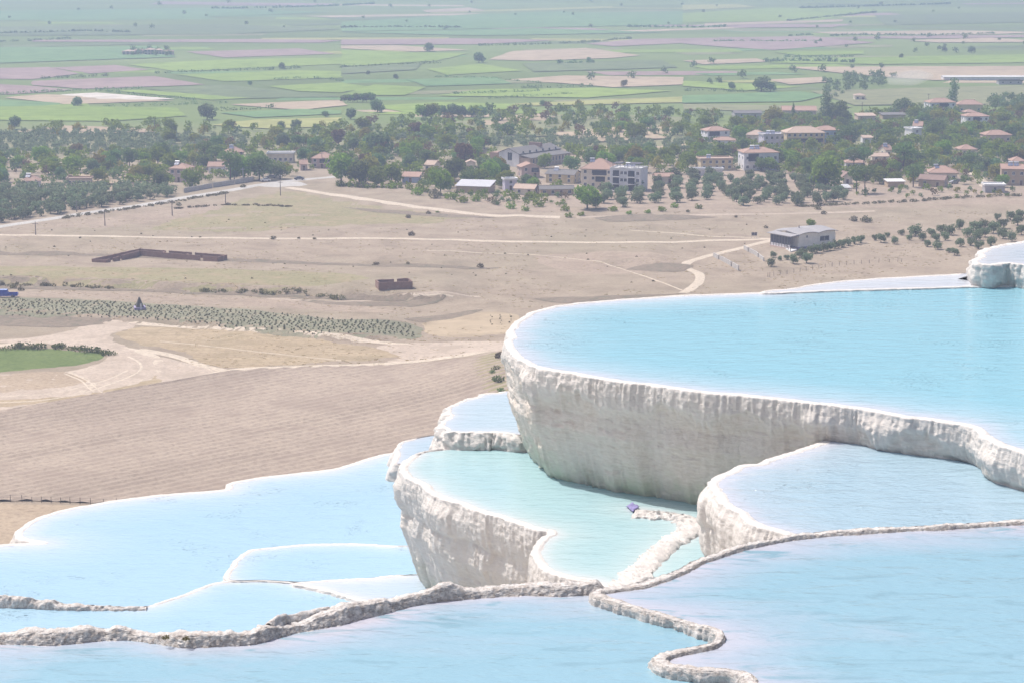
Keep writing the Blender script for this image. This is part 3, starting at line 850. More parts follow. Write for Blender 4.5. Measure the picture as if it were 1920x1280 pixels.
# step below it on the right
terrace('pale blue half round pool right, tucked under the big pool rim', 8.65,
        [(1622, 806, 2), (1600, 813), (1580, 816), (1556, 824), (1540, 833), (1500, 845), (1450, 861), (1434, 869), (1392, 875), (1373, 884), (1350, 894), (1340, 907), (1350, 920), (1366, 941), (1392, 963),
         (1422, 981), (1460, 994), (1492, 1003), (1600, 1030, H), (1920, 1022, H), (2900, 1030, H), (2900, 880, H), (2300, 880, H), (1920, 840, 2), (1840, 800, 2), (1720, 790, 2), (1650, 788, 2)],
        drop=3.0, water='water_step', fade=.7, seed=21, stain_tone=.35, crest=.008, lean=.45, ds=.025, fringe=.9, bulge=.14)
# middle basin
terrace('teal middle pool enclosed by a long white fluted wall', 10.25,
        [(764, 886), (766, 868), (782, 853), (805, 846, 2), (880, 838, 2), (985, 838, 2), (1080, 860, H), (1250, 880, H), (1420, 905, H), (1450, 1000, H), (1330, 1075, H), (1240, 1112, H), (1170, 1110), (1130, 1093), (1080, 1081),
         (1032, 1066), (1013, 1050), (1009, 1030), (1020, 1011), (1038, 996), (1000, 985), (950, 970), (900, 955), (850, 938), (818, 923), (804, 911), (780, 899)],
        drop=3.6, water='water_teal', fade=.55, seed=31, stain_tone=.55, algae=.55, crest=.011, ds=.022, fringe=.85, lean=.36, bulge=.10, lumpy=.5,
        extra=[(1195, 955), (1280, 970), (1290, 1000), (1240, 1030), (1200, 1070), (1170, 1095)])
# behind the middle basin
terrace('small pale pool on a rough rocky step behind the middle pool', 9.92,
        [(843, 764), (838, 784), (834, 803), (868, 810), (926, 808), (970, 814), (1010, 812, 2), (1015, 735, H), (948, 733), (910, 742), (870, 752)],
        drop=2.6, prof='slope', water='water_pale', fade=.28, seed=41, stain_tone=.25, crest=.008, rough=2.4, fringe=.2)
terrace('tiny pale pool at the far corner behind the middle pool', 12.2,
        [(746, 854), (749, 838), (758, 828), (778, 822), (830, 815, H), (830, 862, H), (770, 868, H), (745, 868)],
        drop=2.4, prof='slope', water='water_pale', fade=.3, seed=43, stain_tone=.2, crest=.008)
# lower left basins
terrace('broad pale blue pool on the left with a bright far rim', 12.6,
        [(-700, 1085, H), (-160, 1036), (-40, 1026), (0, 1023), (60, 1019), (84, 1017), (52, 1010), (37, 1001), (46, 989), (70, 975), (112, 959), (200, 942), (300, 929), (431, 917), (438, 906), (470, 899), (560, 888), (620, 881), (690, 862),
         (742, 850), (830, 850, H), (830, 1000, H), (800, 1100, H), (700, 1130, H), (400, 1150, H), (270, 1146, 2), (150, 1142, 2), (0, 1136, 2), (-160, 1136, H), (-700, 1150, H)],
        drop=3.0, water='water_left', fade=1.1, seed=51, stain_tone=.3, crest=.008, rough=.8)
terrace('small pale pool left of the middle wall, upper of the pair', 12.53,
        [(431, 1086), (438, 1063), (452, 1045), (480, 1031), (560, 1022), (650, 1020), (745, 1023), (840, 1026, H), (840, 1085, H), (745, 1080, 2), (640, 1087, 2), (560, 1090, 2), (500, 1087, 2)],
        drop=1.6, water='water_left', fade=.4, seed=61, stain_tone=.6, crest=.008, prof='slope', fringe=.15)
terrace('narrow lavender white pool left of the middle wall, lower of the pair', 12.50,
        [(556, 1093), (600, 1088), (640, 1086), (700, 1084), (748, 1079), (840, 1080, H), (840, 1160, H), (760, 1156, H), (722, 1142), (680, 1126), (640, 1112), (600, 1102)],
        drop=1.6, water='water_pale', fade=.6, seed=63, stain_tone=.4, crest=.008, prof='slope', fringe=.1)
terrace('long low pale blue pool between the left pool and the rough near rim', 12.55,
        [(720, 1143, 2), (640, 1114, 2), (600, 1103, 2), (556, 1096), (520, 1089), (450, 1089), (405, 1093), (376, 1105), (330, 1120), (282, 1137), (200, 1143, 2), (0, 1138, 2), (-160, 1142, H), (-700, 1155, H), (-700, 1260, H), (-160, 1245, H), (300, 1250, H), (700, 1230, H), (840, 1190, H)],
        drop=1.8, water='water_left', fade=.5, seed=71, stain_tone=.3, crest=.011, prof='slope', fringe=.1)
# near basins
terrace('nearest blue pool at the bottom left inside a rough pitted rim', 6.62,
        [(-500, 1222), (-120, 1206), (0, 1204), (100, 1203), (180, 1198), (240, 1196), (300, 1200), (345, 1205), (400, 1207), (470, 1202), (520, 1188), (600, 1171), (650, 1162), (720, 1146), (800, 1130), (900, 1116), (1000, 1110), (1060, 1111), (1125, 1110),
         (1200, 1110, H), (1400, 1130, H), (1600, 1200, H), (1600, 1420, H), (600, 1440, H), (-700, 1420, H), (-700, 1260, H)],
        prof='ridge', drop=5, water='water_near', fade=.5, seed=81, stain_tone=.25, crest=.115, rimw=.9, crust=.95, rough=1.8, ds=.016, clump=.8, fringe=.15)
terrace('nearest blue pool at the bottom right bounded by a zigzag crusty rim', 6.55,
        [(1122, 1114), (1200, 1098), (1250, 1082), (1330, 1050), (1400, 1026), (1490, 1009), (1600, 999), (1700, 992), (1800, 988), (1920, 981), (2080, 976), (2400, 970), (2900, 975, H), (2900, 1420, H), (1500, 1420, H), (1440, 1340), (1416, 1284),
         (1400, 1268), (1350, 1262), (1290, 1258), (1250, 1250), (1238, 1241), (1250, 1231), (1290, 1220), (1335, 1210), (1350, 1198), (1335, 1188), (1290, 1172), (1240, 1153), (1180, 1137), (1140, 1124)],
        prof='ridge', drop=5, water='water_near', fade=.6, seed=91, stain_tone=.2, crest=.036, rimw=.58, crust=.85, rough=1.5, ds=.016, clump=.7, fringe=.15)

def ridge(label, pxline, z0, heights, width, seed, crust=.6, rough=1.0):
    """free-standing crusty ridge of travertine"""
    P = np.array(pxline, float); X, Y = at_z(P[:, 0], P[:, 1], z0)
    D, seg = catmull(np.stack([X, Y], 1), False, lambda k: .03)
    n = len(D); hh = np.interp(np.arange(n), np.linspace(0, n - 1, len(heights)), heights)
    T = np.gradient(D, axis=0); T /= np.linalg.norm(T, axis=1)[:, None] + 1e-9
    N = np.stack([T[:, 1], -T[:, 0]], 1)
    for _ in range(8): N[1:-1] = N[:-2] + N[1:-1] + N[2:]; N /= np.linalg.norm(N, axis=1)[:, None]
    th = np.linspace(0, math.pi, 15)
    ww = width * (.5 + 1.0 * fbm(D[:, 0] / .3, D[:, 1] / .3, seed=seed, octv=3))
    X0 = D[:, :1] + N[:, :1] * np.cos(th)[None] * ww[:, None]; Y0 = D[:, 1:] + N[:, 1:] * np.cos(th)[None] * ww[:, None]
    Z = -.06 + np.sin(th)[None] ** .7 * (hh * (.6 + .8 * fbm(D[:, 0] / .22, D[:, 1] / .22, seed=seed + 3, octv=3)) + .06)[:, None]
    rg = fbm(X0 / .06, Y0 / .06, Z / .06, seed=seed + 1, octv=3) - .5
    X0 = X0 + N[:, :1] * rg * .08 * rough; Y0 = Y0 + N[:, 1:] * rg * .08 * rough; Z = Z + rg * .05 * rough
    V = np.stack([X0, Y0, z0 + Z], -1).reshape(-1, 3)
    c0 = np.array([D[:, 0].mean(), D[:, 1].mean(), z0])
    ii = np.arange(n * 15).reshape(n, 15)
    F4 = np.stack([ii[:-1, :-1], ii[1:, :-1], ii[1:, 1:], ii[:-1, 1:]], -1).reshape(-1, 4)
    o = obj('travertine_ridge', np_mesh('travertine_ridge', V - c0, F4, True, {'stain_tone': np.zeros(len(V)), 'algae': np.zeros(len(V)), 'crust': np.full(len(V), crust)}), 'travertine', None, tuple(c0))
    return tag(o, label, 'ridge')
ridge('low dark fluted ridge at the left edge below the broad left pool', [(-400, 1128), (-60, 1134), (60, 1137), (150, 1141), (220, 1142), (275, 1141)], CAM_Z - 12.55, [.2, .26, .24, .2, .1, .05], .10, 101, crust=.9, rough=1.4)
ridge('crumbly white ridge across the shallow end of the teal pool', [(1190, 962), (1230, 966), (1275, 972), (1300, 985), (1285, 1003), (1255, 1022), (1228, 1045), (1205, 1068), (1175, 1096), (1150, 1118)], CAM_Z - 10.25, [.04, .06, .07, .09, .09, .07, .06, .06, .05, .02], .24, 103, crust=.2, rough=2.6)
ridge('little curved crusty rim on the near rim, holding a puddle', [(505, 1192), (530, 1178), (570, 1170), (610, 1162), (640, 1160)], CAM_Z - 6.62, [.13, .16, .16, .15, .12], .06, 107, crust=.9)

# violet patch at the corner of the shade in the teal pool
mat_plain('violet_patch', (.27, .24, .47), .6, var=.2, scale=6)
def violet():
    x, y = at_z(np.array([1174., 1186, 1198, 1187]), np.array([951., 945, 953, 962]), CAM_Z - 10.25)
    g = np.linspace(0, 1, 7); vs = []
    for i in g:
        for j in g:
            a = (1 - i) * (1 - j), i * (1 - j), i * j, (1 - i) * j
            px, py = sum(a[k] * x[k] for k in range(4)), sum(a[k] * y[k] for k in range(4))
            vs.append((px, py, CAM_Z - 10.25 + .015 + .035 * float(noise(i * 4, j * 4, seed=9))))
    n = len(vs); c = np.mean(np.array(vs), 0); vs = np.array(vs) - c
    ii = np.arange(49).reshape(7, 7)
    F4 = np.stack([ii[:-1, :-1], ii[1:, :-1], ii[1:, 1:], ii[:-1, 1:]], -1).reshape(-1, 4)
    me = np_mesh('violet_patch', vs, F4, True)
    o = obj('violet_patch', me, 'violet_patch', None, tuple(c))
    mod = o.modifiers.new('solid', 'SOLIDIFY'); mod.thickness = .015
    tag(o, 'small crumpled violet patch lying in the teal pool at the edge of the shade', 'patch')
violet()
# ------------------------------------------------------------------ trees and shrubs
def foliage_mat(name, c_dark, c_pale, vary=.25):
    m, nt, bs = _nt(name)
    oi = nt.nodes.new('ShaderNodeObjectInfo')
    p = pos(nt)
    n = nz(nt, p, 1.3, 3, .6)
    col = ramp(nt, n, [(.3, c_dark), (.7, c_pale)])  # leaf tone varies at random between the two colours
    hs = nt.nodes.new('ShaderNodeHueSaturation')
    L(nt, col, hs.inputs['Color'])
    L(nt, mth(nt, 'ADD', .47, mth(nt, 'MULTIPLY', oi.outputs['Random'], .06)), hs.inputs['Hue'])
    L(nt, mth(nt, 'ADD', 1 - vary, mth(nt, 'MULTIPLY', oi.outputs['Random'], 2 * vary)), hs.inputs['Value'])
    hs.inputs['Saturation'].default_value = 1.15
    L(nt, hs.outputs[0], bs.inputs['Base Color'])
    bs.inputs['Roughness'].default_value = .8
    bs.inputs['Specular IOR Level'].default_value = .1
    tr = nt.nodes.new('ShaderNodeBsdfTranslucent'); L(nt, hs.outputs[0], tr.inputs[0])
    ms = nt.nodes.new('ShaderNodeMixShader'); ms.inputs[0].default_value = .55
    out = [k for k in nt.nodes if k.type == 'OUTPUT_MATERIAL'][0]
    L(nt, bs.outputs[0], ms.inputs[1]); L(nt, tr.outputs[0], ms.inputs[2]); L(nt, ms.outputs[0], out.inputs[0])
foliage_mat('leaf_green', (0.171, 0.237, 0.054), (0.270, 0.341, 0.084))
foliage_mat('leaf_dark', (0.126, 0.186, 0.067), (0.198, 0.264, 0.091))
foliage_mat('leaf_blue', (0.138, 0.207, 0.098), (0.218, 0.293, 0.140))
foliage_mat('leaf_yellow', (0.242, 0.242, 0.066), (0.352, 0.330, 0.099), .15)
foliage_mat('leaf_rust', (.17, .13, .07), (.24, .19, .10), .2)
foliage_mat('leaf_olive', (0.157, 0.196, 0.112), (0.246, 0.286, 0.175))
foliage_mat('leaf_scrub', (.14, .125, .08), (.22, .20, .13))
foliage_mat('leaf_sapling', (.20, .20, .13), (.29, .29, .20))
mat_plain('bark', (.12, .09, .07), .9)

def leaf_cloud(lobes, n, size, r, shell=.62):
    w = np.array([l[3] * l[4] for l in lobes]); w = w / w.sum()
    pick = r.choice(len(lobes), n, p=w)
    Lb = np.array(lobes)[pick]
    dv = r.normal(size=(n, 3)); dv /= np.linalg.norm(dv, axis=1)[:, None]
    rad = shell + (1 - shell) * r.random(n) ** .6
    rad *= 1 + .18 * (r.random(n) - .5)
    c = Lb[:, :3] + dv * rad[:, None] * Lb[:, [3, 3, 4]]
    nr = dv + .7 * r.normal(size=(n, 3)); nr /= np.linalg.norm(nr, axis=1)[:, None]
    t = np.cross(nr, r.normal(size=(n, 3))); t /= np.linalg.norm(t, axis=1)[:, None]
    b = np.cross(nr, t)
    sz = size * (.6 + .8 * r.random(n))[:, None]
    q = np.stack([c - t * sz - b * sz * .6, c + t * sz - b * sz * .45, c + t * sz * .8 + b * sz * .65, c - t * sz * .7 + b * sz * .6], 1)
    return q.reshape(-1, 3), np.arange(4 * n).reshape(n, 4)

def trunk_mb(hgt, r0, limbs, r):
    mb = MB(); p = Vector((0, 0, -.3)); top = Vector((r.normal() * .1, r.normal() * .1, hgt))
    mid = p.lerp(top, .5) + Vector((r.normal() * .12, r.normal() * .12, 0))
    mb.tube(p, mid, r0, r0 * .75, 7, cap=False); mb.tube(mid, top, r0 * .75, r0 * .5, 7, cap=False)
    for q in limbs: mb.tube(top.lerp(mid, .25), q, r0 * .42, r0 * .15, 5, cap=False)
    return mb

TREES = {}
def proto(kind, k, H_, lobes, n, size, leaf, trunk_h, trunk_r, nlow=90, shell=.62, limbs=True):
    """unit trees: heights in metres stored, scaled per copy"""
    r = np.random.default_rng(hash((kind, k)) % 1000 if False else sum(map(ord, kind)) * 7 + k)
    V, Fq = leaf_cloud(lobes, n, size, r, shell)
    V[:, 2] = np.maximum(V[:, 2], .1)
    crown = np_mesh('crown', V, Fq); crown.materials.append(MATS[leaf])
    lm = [Vector((l[0] * .7, l[1] * .7, l[2])) for l in lobes[:5]] if limbs else []
    tb = trunk_mb(trunk_h, trunk_r, lm, r)
    trunk = tb.mesh('trunk', ['bark'])
    # one joined mesh for small copies
    Vt = np.array(tb.v); nv = len(V)
    V1, F1 = leaf_cloud(lobes, max(60, n // 3), size * 1.55, r, shell); V1[:, 2] = np.maximum(V1[:, 2], .1)
    both = np_mesh(kind, np.concatenate([V1, Vt]), [tuple(f) for f in F1.tolist()] + [tuple(i + len(V1) for i in f) for f in tb.f])
    both.materials.append(MATS[leaf]); both.materials.append(MATS['bark'])
    both.polygons.foreach_set('material_index', np.array([0] * len(F1) + [1] * len(tb.f), np.int32))
    V2, F2 = leaf_cloud(lobes, nlow, size * 2.1, r, shell); V2[:, 2] = np.maximum(V2[:, 2], .05)
    TREES.setdefault(kind, []).append(dict(H=H_, crown=crown, trunk=trunk, both=both, low=(V2, F2), leaf=leaf))

def rlobes(r, R, hc, hz, n, spread, flat=.8):
    out = [(0, 0, hc, R * .72, hz * .72)]
    for i in range(n):
        a = 2 * math.pi * (i + r.random() * .7) / n
        q = R * spread * (.6 + .5 * r.random()); zz = hc + hz * (r.random() * 1.2 - .65)
        s = R * (.34 + .22 * r.random())
        out.append((q * math.cos(a), q * math.sin(a), zz, s, s * flat))
    return out
_r = np.random.default_rng(3)
for k, leaf in enumerate(['leaf_green', 'leaf_green', 'leaf_dark', 'leaf_blue', 'leaf_green', 'leaf_yellow', 'leaf_rust', 'leaf_dark']):
    proto('broadleaf_tree', k, 8.0, rlobes(_r, 3.5, 4.0, 3.5, 11, .60, .95), 1100, .30, leaf, 2.6, .24)
for k in range(4):
    proto('olive_tree', k, 4.2, rlobes(_r, 2.2, 2.2, 1.7, 9, .62, .9), 680, .20, 'leaf_olive', 1.2, .2, 70)
for k in range(2):
    proto('cypress_tree', k, 9.0, [(0, 0, z, 1.05 * (1 - ((z - 2.6) / 7.2) ** 2 if z > 2.6 else .75 + z / 10), .9) for z in np.arange(.9, 8.8, .55)], 520, .2, 'leaf_dark', 2, .18, limbs=False)
for k in range(3):
    proto('pine_tree', k, 10.0, [(0, 0, 8.2, 2.6, 1.5)] + [(2.0 * math.cos(a + k), 2.0 * math.sin(a + k), 6.6 + 1.3 * _r.random(), 1.7, 1.0) for a in np.arange(0, 6, 1.05)] + [(0, 0, 5.3, 2.2, 1.0)], 900, .27, 'leaf_dark', 6, .25)
for k in range(2):
    proto('poplar_tree', k, 15.0, [(_r.normal() * .7, _r.normal() * .7, z, 2.0 * (1 - abs((z - 7.5) / 9.5) ** 2.2) + .5, 1.3) for z in np.arange(2, 14.6, .8)], 1100, .3, 'leaf_blue', 5, .28, limbs=False)
for k, leaf in enumerate(['leaf_blue', 'leaf_scrub', 'leaf_green', 'leaf_scrub']):
    proto('shrub', k, 1.6, [(0, 0, .6, 1.0, .8)] + [(.7 * math.cos(a + k), .7 * math.sin(a + k), .5 + .3 * _r.random(), .6, .5) for a in np.arange(0, 6, 1.3)], 330, .12, leaf, .4, .08, 40)
for k in range(2):
    proto('young_olive', k, 1.3, [(0, 0, .75, .5, .5), (.2, .1, .5, .35, .35), (-.2, .1, .6, .35, .35)], 90, .13, 'leaf_sapling', .5, .05, 26)

ALL_TREES = []
def plant(kind, x, y, hgt, label, group=None, cat=None, var=None, parts=None, z=None):
    ps = TREES[kind]; k = random.randrange(len(ps)) if var is None else var % len(ps)
    p = ps[k]; s = hgt / p['H']
    z = float(terrain(x, y)) - .05 if z is None else z
    rz = random.random() * 6.28
    asp = .88 + .28 * random.random()
    hpx = hgt / mpp(y)
    if parts is None: parts = hpx > 19
    if parts:
        e = empty(kind, (x, y, z), rz); e.scale = (s * asp, s * asp, s)
        t = obj('trunk', p['trunk'], None, e); c = obj('crown', p['crown'], None, e)
    else:
        e = obj(kind, p['both'], None, None, (x, y, z), rz); e.scale = (s * asp, s * asp, s)
    c_ = cat or {'shrub': 'shrub', 'young_olive': 'young olive'}.get(kind, 'tree')
    tag(e, label, c_, group)
    ALL_TREES.append((x, y))
    return e

def mass(name, label, spots, kind_of, kind='stuff'):
    """many far trees as one mesh"""
    by = {}
    for (x, y, hgt, kd, var) in spots:
        p = TREES[kd][var % len(TREES[kd])]
        V, Fq = p['low']; s = hgt / p['H']; a = random.random() * 6.28
        c, sn = math.cos(a), math.sin(a); asp = s * (.9 + .3 * random.random())
        W = np.column_stack([(V[:, 0] * c - V[:, 1] * sn) * asp + x, (V[:, 0] * sn + V[:, 1] * c) * asp + y, V[:, 2] * s + float(terrain(x, y)) - .1])
        by.setdefault(p['leaf'], []).append(W)
    VV, mi, mats = [], [], []
    for i, (lf, ws) in enumerate(by.items()):
        w = np.concatenate(ws); VV.append(w); mi += [i] * (len(w) // 4); mats.append(lf)
    VV = np.concatenate(VV); Fq = np.arange(len(VV)).reshape(-1, 4)
    me = np_mesh(name, VV, Fq)
    for lf in mats: me.materials.append(MATS[lf])
    me.polygons.foreach_set('material_index', np.array(mi, np.int32))
    o = obj(name, me); tag(o, label, None, None, kind)
    return o

def region_points(pxpoly, spacing, jit=.8, avoid=None):
    P = np.array(pxpoly, float); x, y, z = at(P[:, 0], P[:, 1]); Q = np.stack([x, y], 1)
    ax, ay = np.meshgrid(np.arange(x.min(), x.max(), spacing), np.arange(y.min(), y.max(), spacing))
    ax = ax.ravel() + (rng.random(ax.size) - .5) * spacing * jit; ay = ay.ravel() + (rng.random(ay.size) - .5) * spacing * jit
    ok = in_poly(ax, ay, Q)
    return np.stack([ax[ok], ay[ok]], 1)

KEEP_OUT = []      # (x, y, radius) of houses, filled below; trees in front of facades stay clear
def clear(x, y):
    for (a, b, ra) in KEEP_OUT:
        if (x - a) ** 2 + (y - b) ** 2 < ra * ra: return False
    return True
# ------------------------------------------------------------------ houses
for nm, c in dict(wall_white=(.72, .71, .73), wall_cream=(.70, .62, .50), wall_pale=(.88, .85, .78), wall_yellow=(.62, .50, .30), wall_grey=(.42, .40, .41), wall_pink=(.55, .42, .37), wall_blue=(.42, .50, .66), wall_tan=(.46, .35, .24), wall_lavender=(.55, .52, .62)).items():
    mat_plain(nm, c, .85, var=.07, scale=.6)
def tile_mat(name, c1, c2):
    m, nt, bs = _nt(name)
    tc = nt.nodes.new('ShaderNodeTexCoord').outputs['Object']
    n = nz(nt, tc, .9, 6, .7); n2 = nz(nt, tc, 7, 3, .7)
    col = mix(nt, mth(nt, 'MULTIPLY', n2, .4), ramp(nt, n, [(.3, c1), (.7, c2)]), tuple(c * .6 for c in c1))
    L(nt, col, bs.inputs['Base Color']); bs.inputs['Roughness'].default_value = .85
tile_mat('tile_red', (.36, .225, .17), (.47, .32, .25))
tile_mat('tile_pale', (.46, .34, .26), (.56, .43, .34))
tile_mat('tile_brown', (.24, .16, .13), (.33, .23, .19))
tile_mat('roof_grey', (.15, .14, .135), (.22, .205, .195))
tile_mat('roof_slate', (.33, .32, .33), (.42, .40, .40))
tile_mat('roof_metal', (.50, .49, .52), (.60, .59, .62))
tile_mat('roof_white', (.72, .71, .70), (.80, .79, .78))
mat_plain('window_frame', (.70, .69, .68), .6)
mat_plain('recess_shade', (.035, .035, .045), .6)  # near-black paint standing in for the shade inside openings
mat_plain('door_wood', (.15, .09, .06), .6)
mat_plain('solar_tank', (.75, .76, .78), .35, .3)
mat_plain('plinth_violet', (.33, .29, .45), .8)
mat_plain('rail_dark', (.10, .09, .10), .6)
mat_plain('concrete', (.48, .455, .43), .9)
def glass_mat():
    m, nt, bs = _nt('window_glass')
    tc = nt.nodes.new('ShaderNodeTexCoord').outputs['Object']
    L(nt, ramp(nt, nz(nt, tc, 2, 3), [(.3, (.03, .035, .05)), (.7, (.08, .09, .12))]), bs.inputs['Base Color'])
    bs.inputs['Roughness'].default_value = .08
glass_mat()
def solar_mat():
    m, nt, bs = _nt('solar_glass')
    tc = nt.nodes.new('ShaderNodeTexCoord').outputs['Object']
    L(nt, ramp(nt, nz(nt, tc, 2, 3), [(.3, (.10, .12, .2)), (.7, (.2, .22, .3))]), bs.inputs['Base Color'])
    bs.inputs['Roughness'].default_value = .15
solar_mat()

def win_mesh(w, h):
    mb = MB()
    t = .09
    mb.box(-w / 2, w / 2, -.04, .03, 0, t, 0).box(-w / 2, w / 2, -.04, .03, h - t, h, 0)
    mb.box(-w / 2, -w / 2 + t, -.04, .03, t, h - t, 0).box(w / 2 - t, w / 2, -.04, .03, t, h - t, 0)
    mb.box(-.03, .03, -.03, .03, t, h - t, 0)
    mb.box(-w / 2 + t, w / 2 - t, .0, .03, t, h - t, 1)
    mb.box(-w / 2 - .08, w / 2 + .08, -.12, .03, -.07, -.002, 0)
    return mb.mesh('window', ['window_frame', 'window_glass'])
WIN = {'std': win_mesh(1.25, 1.35), 'wide': win_mesh(2.0, 1.45), 'tall': win_mesh(1.1, 2.0), 'small': win_mesh(.8, .8)}
def door_mesh():
    mb = MB().box(-.55, .55, -.05, .03, 0, 2.1, 0)
    mb.box(-.62, -.552, -.08, .03, 0, 2.17, 1).box(.552, .62, -.08, .03, 0, 2.17, 1).box(-.55, .55, -.08, .03, 2.102, 2.17, 1).box(.38, .46, -.10, -.052, .95, 1.03, 1)
    return mb.mesh('door', ['door_wood', 'window_frame'])
DOOR = door_mesh()
def heater_mesh():
    mb = MB()
    for x in (-.95, .05):
        mb.add([(x, -.9, .15), (x + .9, -.9, .15), (x + .9, .5, 1.1), (x, .5, 1.1), (x, -.9, .08), (x + .9, -.9, .08), (x + .9, .5, 1.03), (x, .5, 1.03)],
               [(0, 1, 2, 3), (7, 6, 5, 4), (0, 4, 5, 1), (1, 5, 6, 2), (2, 6, 7, 3), (3, 7, 4, 0)], 0)
    mb.tube((-1.0, .62, 1.4), (1.0, .62, 1.4), .3, .3, 10, 1)
    for x in (-.8, .8): mb.tube((x, .6, -.3), (x, .6, 1.15), .04, .04, 5, 1); mb.tube((x, -.85, -.3), (x, -.85, .1), .04, .04, 5, 1)
    return mb.mesh('solar_heater', ['solar_glass', 'solar_tank'])
HEATER = heater_mesh()
def chimney_mesh():
    mb = MB().box(-.3, .3, -.3, .3, -.8, .9).box(-.38, .38, -.38, .38, .902, 1.05)
    return mb.mesh('chimney', ['wall_cream'])
CHIM = chimney_mesh()

def roof_mb(w, d, rise, kind, ov=.45, th=.16):
    mb = MB(); x, y = w / 2 + ov, d / 2 + ov
    if kind == 'hip':
        r = max(0, x - y) if x > y else 0; q = max(0, y - x) if y > x else 0
        vs = [(-x, -y, 0), (x, -y, 0), (x, y, 0), (-x, y, 0), (-x, -y, th), (x, -y, th), (x, y, th), (-x, y, th)]
        if q == 0: vs += [(-r, 0, rise + th), (r + .01, 0, rise + th)]; fs = [(4, 5, 9, 8), (5, 6, 9), (6, 7, 8, 9), (7, 4, 8)]
        else: vs += [(0, -q, rise + th), (0, q, rise + th)]; fs = [(4, 5, 8), (5, 6, 9, 8), (6, 7, 9), (7, 4, 8, 9)]
        mb.add(vs, fs + [(0, 1, 5, 4), (1, 2, 6, 5), (2, 3, 7, 6), (3, 0, 4, 7), (3, 2, 1, 0)])
        # ridge tiles
        if q == 0: mb.tube((-r, 0, rise + th), (r + .01, 0, rise + th), .14, .14, 6)
        for cx, cy, ex, ey in ((-x, -y, -r, -q), (x, -y, r, -q), (x, y, r, q), (-x, y, -r, q)): mb.tube((cx, cy, th), (ex, ey, rise + th), .11, .11, 5)
    elif kind in ('gable', 'gable_front'):
        if kind == 'gable':      # ridge along x
            A = [(-x, -y, 0), (x, -y, 0), (x, 0, rise), (-x, 0, rise), (x, y, 0), (-x, y, 0)]
        else:
            A = [(x, -y, 0), (x, y, 0), (0, y, rise), (0, -y, rise), (-x, y, 0), (-x, -y, 0)]
        vs = A + [(a, b, c + th) for a, b, c in A]
        mb.add(vs, [(6, 7, 8, 9), (9, 8, 10, 11), (1, 0, 3, 2), (2, 3, 5, 4), (0, 1, 7, 6), (4, 5, 11, 10), (1, 2, 8, 7), (2, 4, 10, 8), (3, 0, 6, 9), (5, 3, 9, 11)])
        a, b = (A[3], A[2]); mb.tube((a[0], a[1], a[2] + th), (b[0], b[1], b[2] + th), .13, .13, 6)
    elif kind == 'shed':
        mb.add([(-x, -y, 0), (x, -y, 0), (x, y, rise), (-x, y, rise), (-x, -y, th), (x, -y, th), (x, y, rise + th), (-x, y, rise + th)],
               [(3, 2, 1, 0), (4, 5, 6, 7), (0, 1, 5, 4), (1, 2, 6, 5), (2, 3, 7, 6), (3, 0, 4, 7)])
    else:                        # flat slab with parapet
        mb.box(-x, x, -y, y, 0, .2)
        mb.box(-x, x, -y, -y + .2, .202, .75).box(-x, x, y - .2, y, .202, .75).box(-x, -x + .2, -y + .202, y - .202, .202, .75).box(x - .2, x, -y + .202, y - .202, .202, .75)
    return mb

def wall_mb(w, d, h, kind, rise, ov=.45):
    mb = MB().box(-w / 2, w / 2, -d / 2, d / 2, -1.2, h)
    if kind == 'gable':
        k = rise * (d / 2) / (d / 2 + ov)
        for s in (-1, 1):
            x0 = s * w / 2; x1 = s * (w / 2 - .25)
            z0 = h + .001 + rise - k * 1.0 - rise * 0
            mb.add([(x0, -d / 2, h + .001), (x0, d / 2, h + .001), (x0, 0, h + rise * .93), (x1, -d / 2, h + .001), (x1, d / 2, h + .001), (x1, 0, h + rise * .93)],
                   [(0, 1, 2), (5, 4, 3), (0, 3, 4, 1), (1, 4, 5, 2), (2, 5, 3, 0)])
    if kind == 'gable_front':
        for s in (-1, 1):
            y0 = s * d / 2; y1 = s * (d / 2 - .25)
            mb.add([(-w / 2, y0, h + .001), (w / 2, y0, h + .001), (0, y0, h + rise * .93), (-w / 2, y1, h + .001), (w / 2, y1, h + .001), (0, y1, h + rise * .93)],
                   [(0, 1, 2), (5, 4, 3), (0, 3, 4, 1), (1, 4, 5, 2), (2, 5, 3, 0)])
    if kind == 'shed':
        mb.add([(-w / 2, d / 2, h + .001), (w / 2, d / 2, h + .001), (w / 2, d / 2, h + rise * .95), (-w / 2, d / 2, h + rise * .95), (-w / 2, d / 2 - .2, h + .001), (w / 2, d / 2 - .2, h + .001), (w / 2, d / 2 - .2, h + rise * .95), (-w / 2, d / 2 - .2, h + rise * .95)],
               [(0, 1, 2, 3), (7, 6, 5, 4), (2, 1, 5, 6), (3, 7, 4, 0), (3, 2, 6, 7)])
    return mb

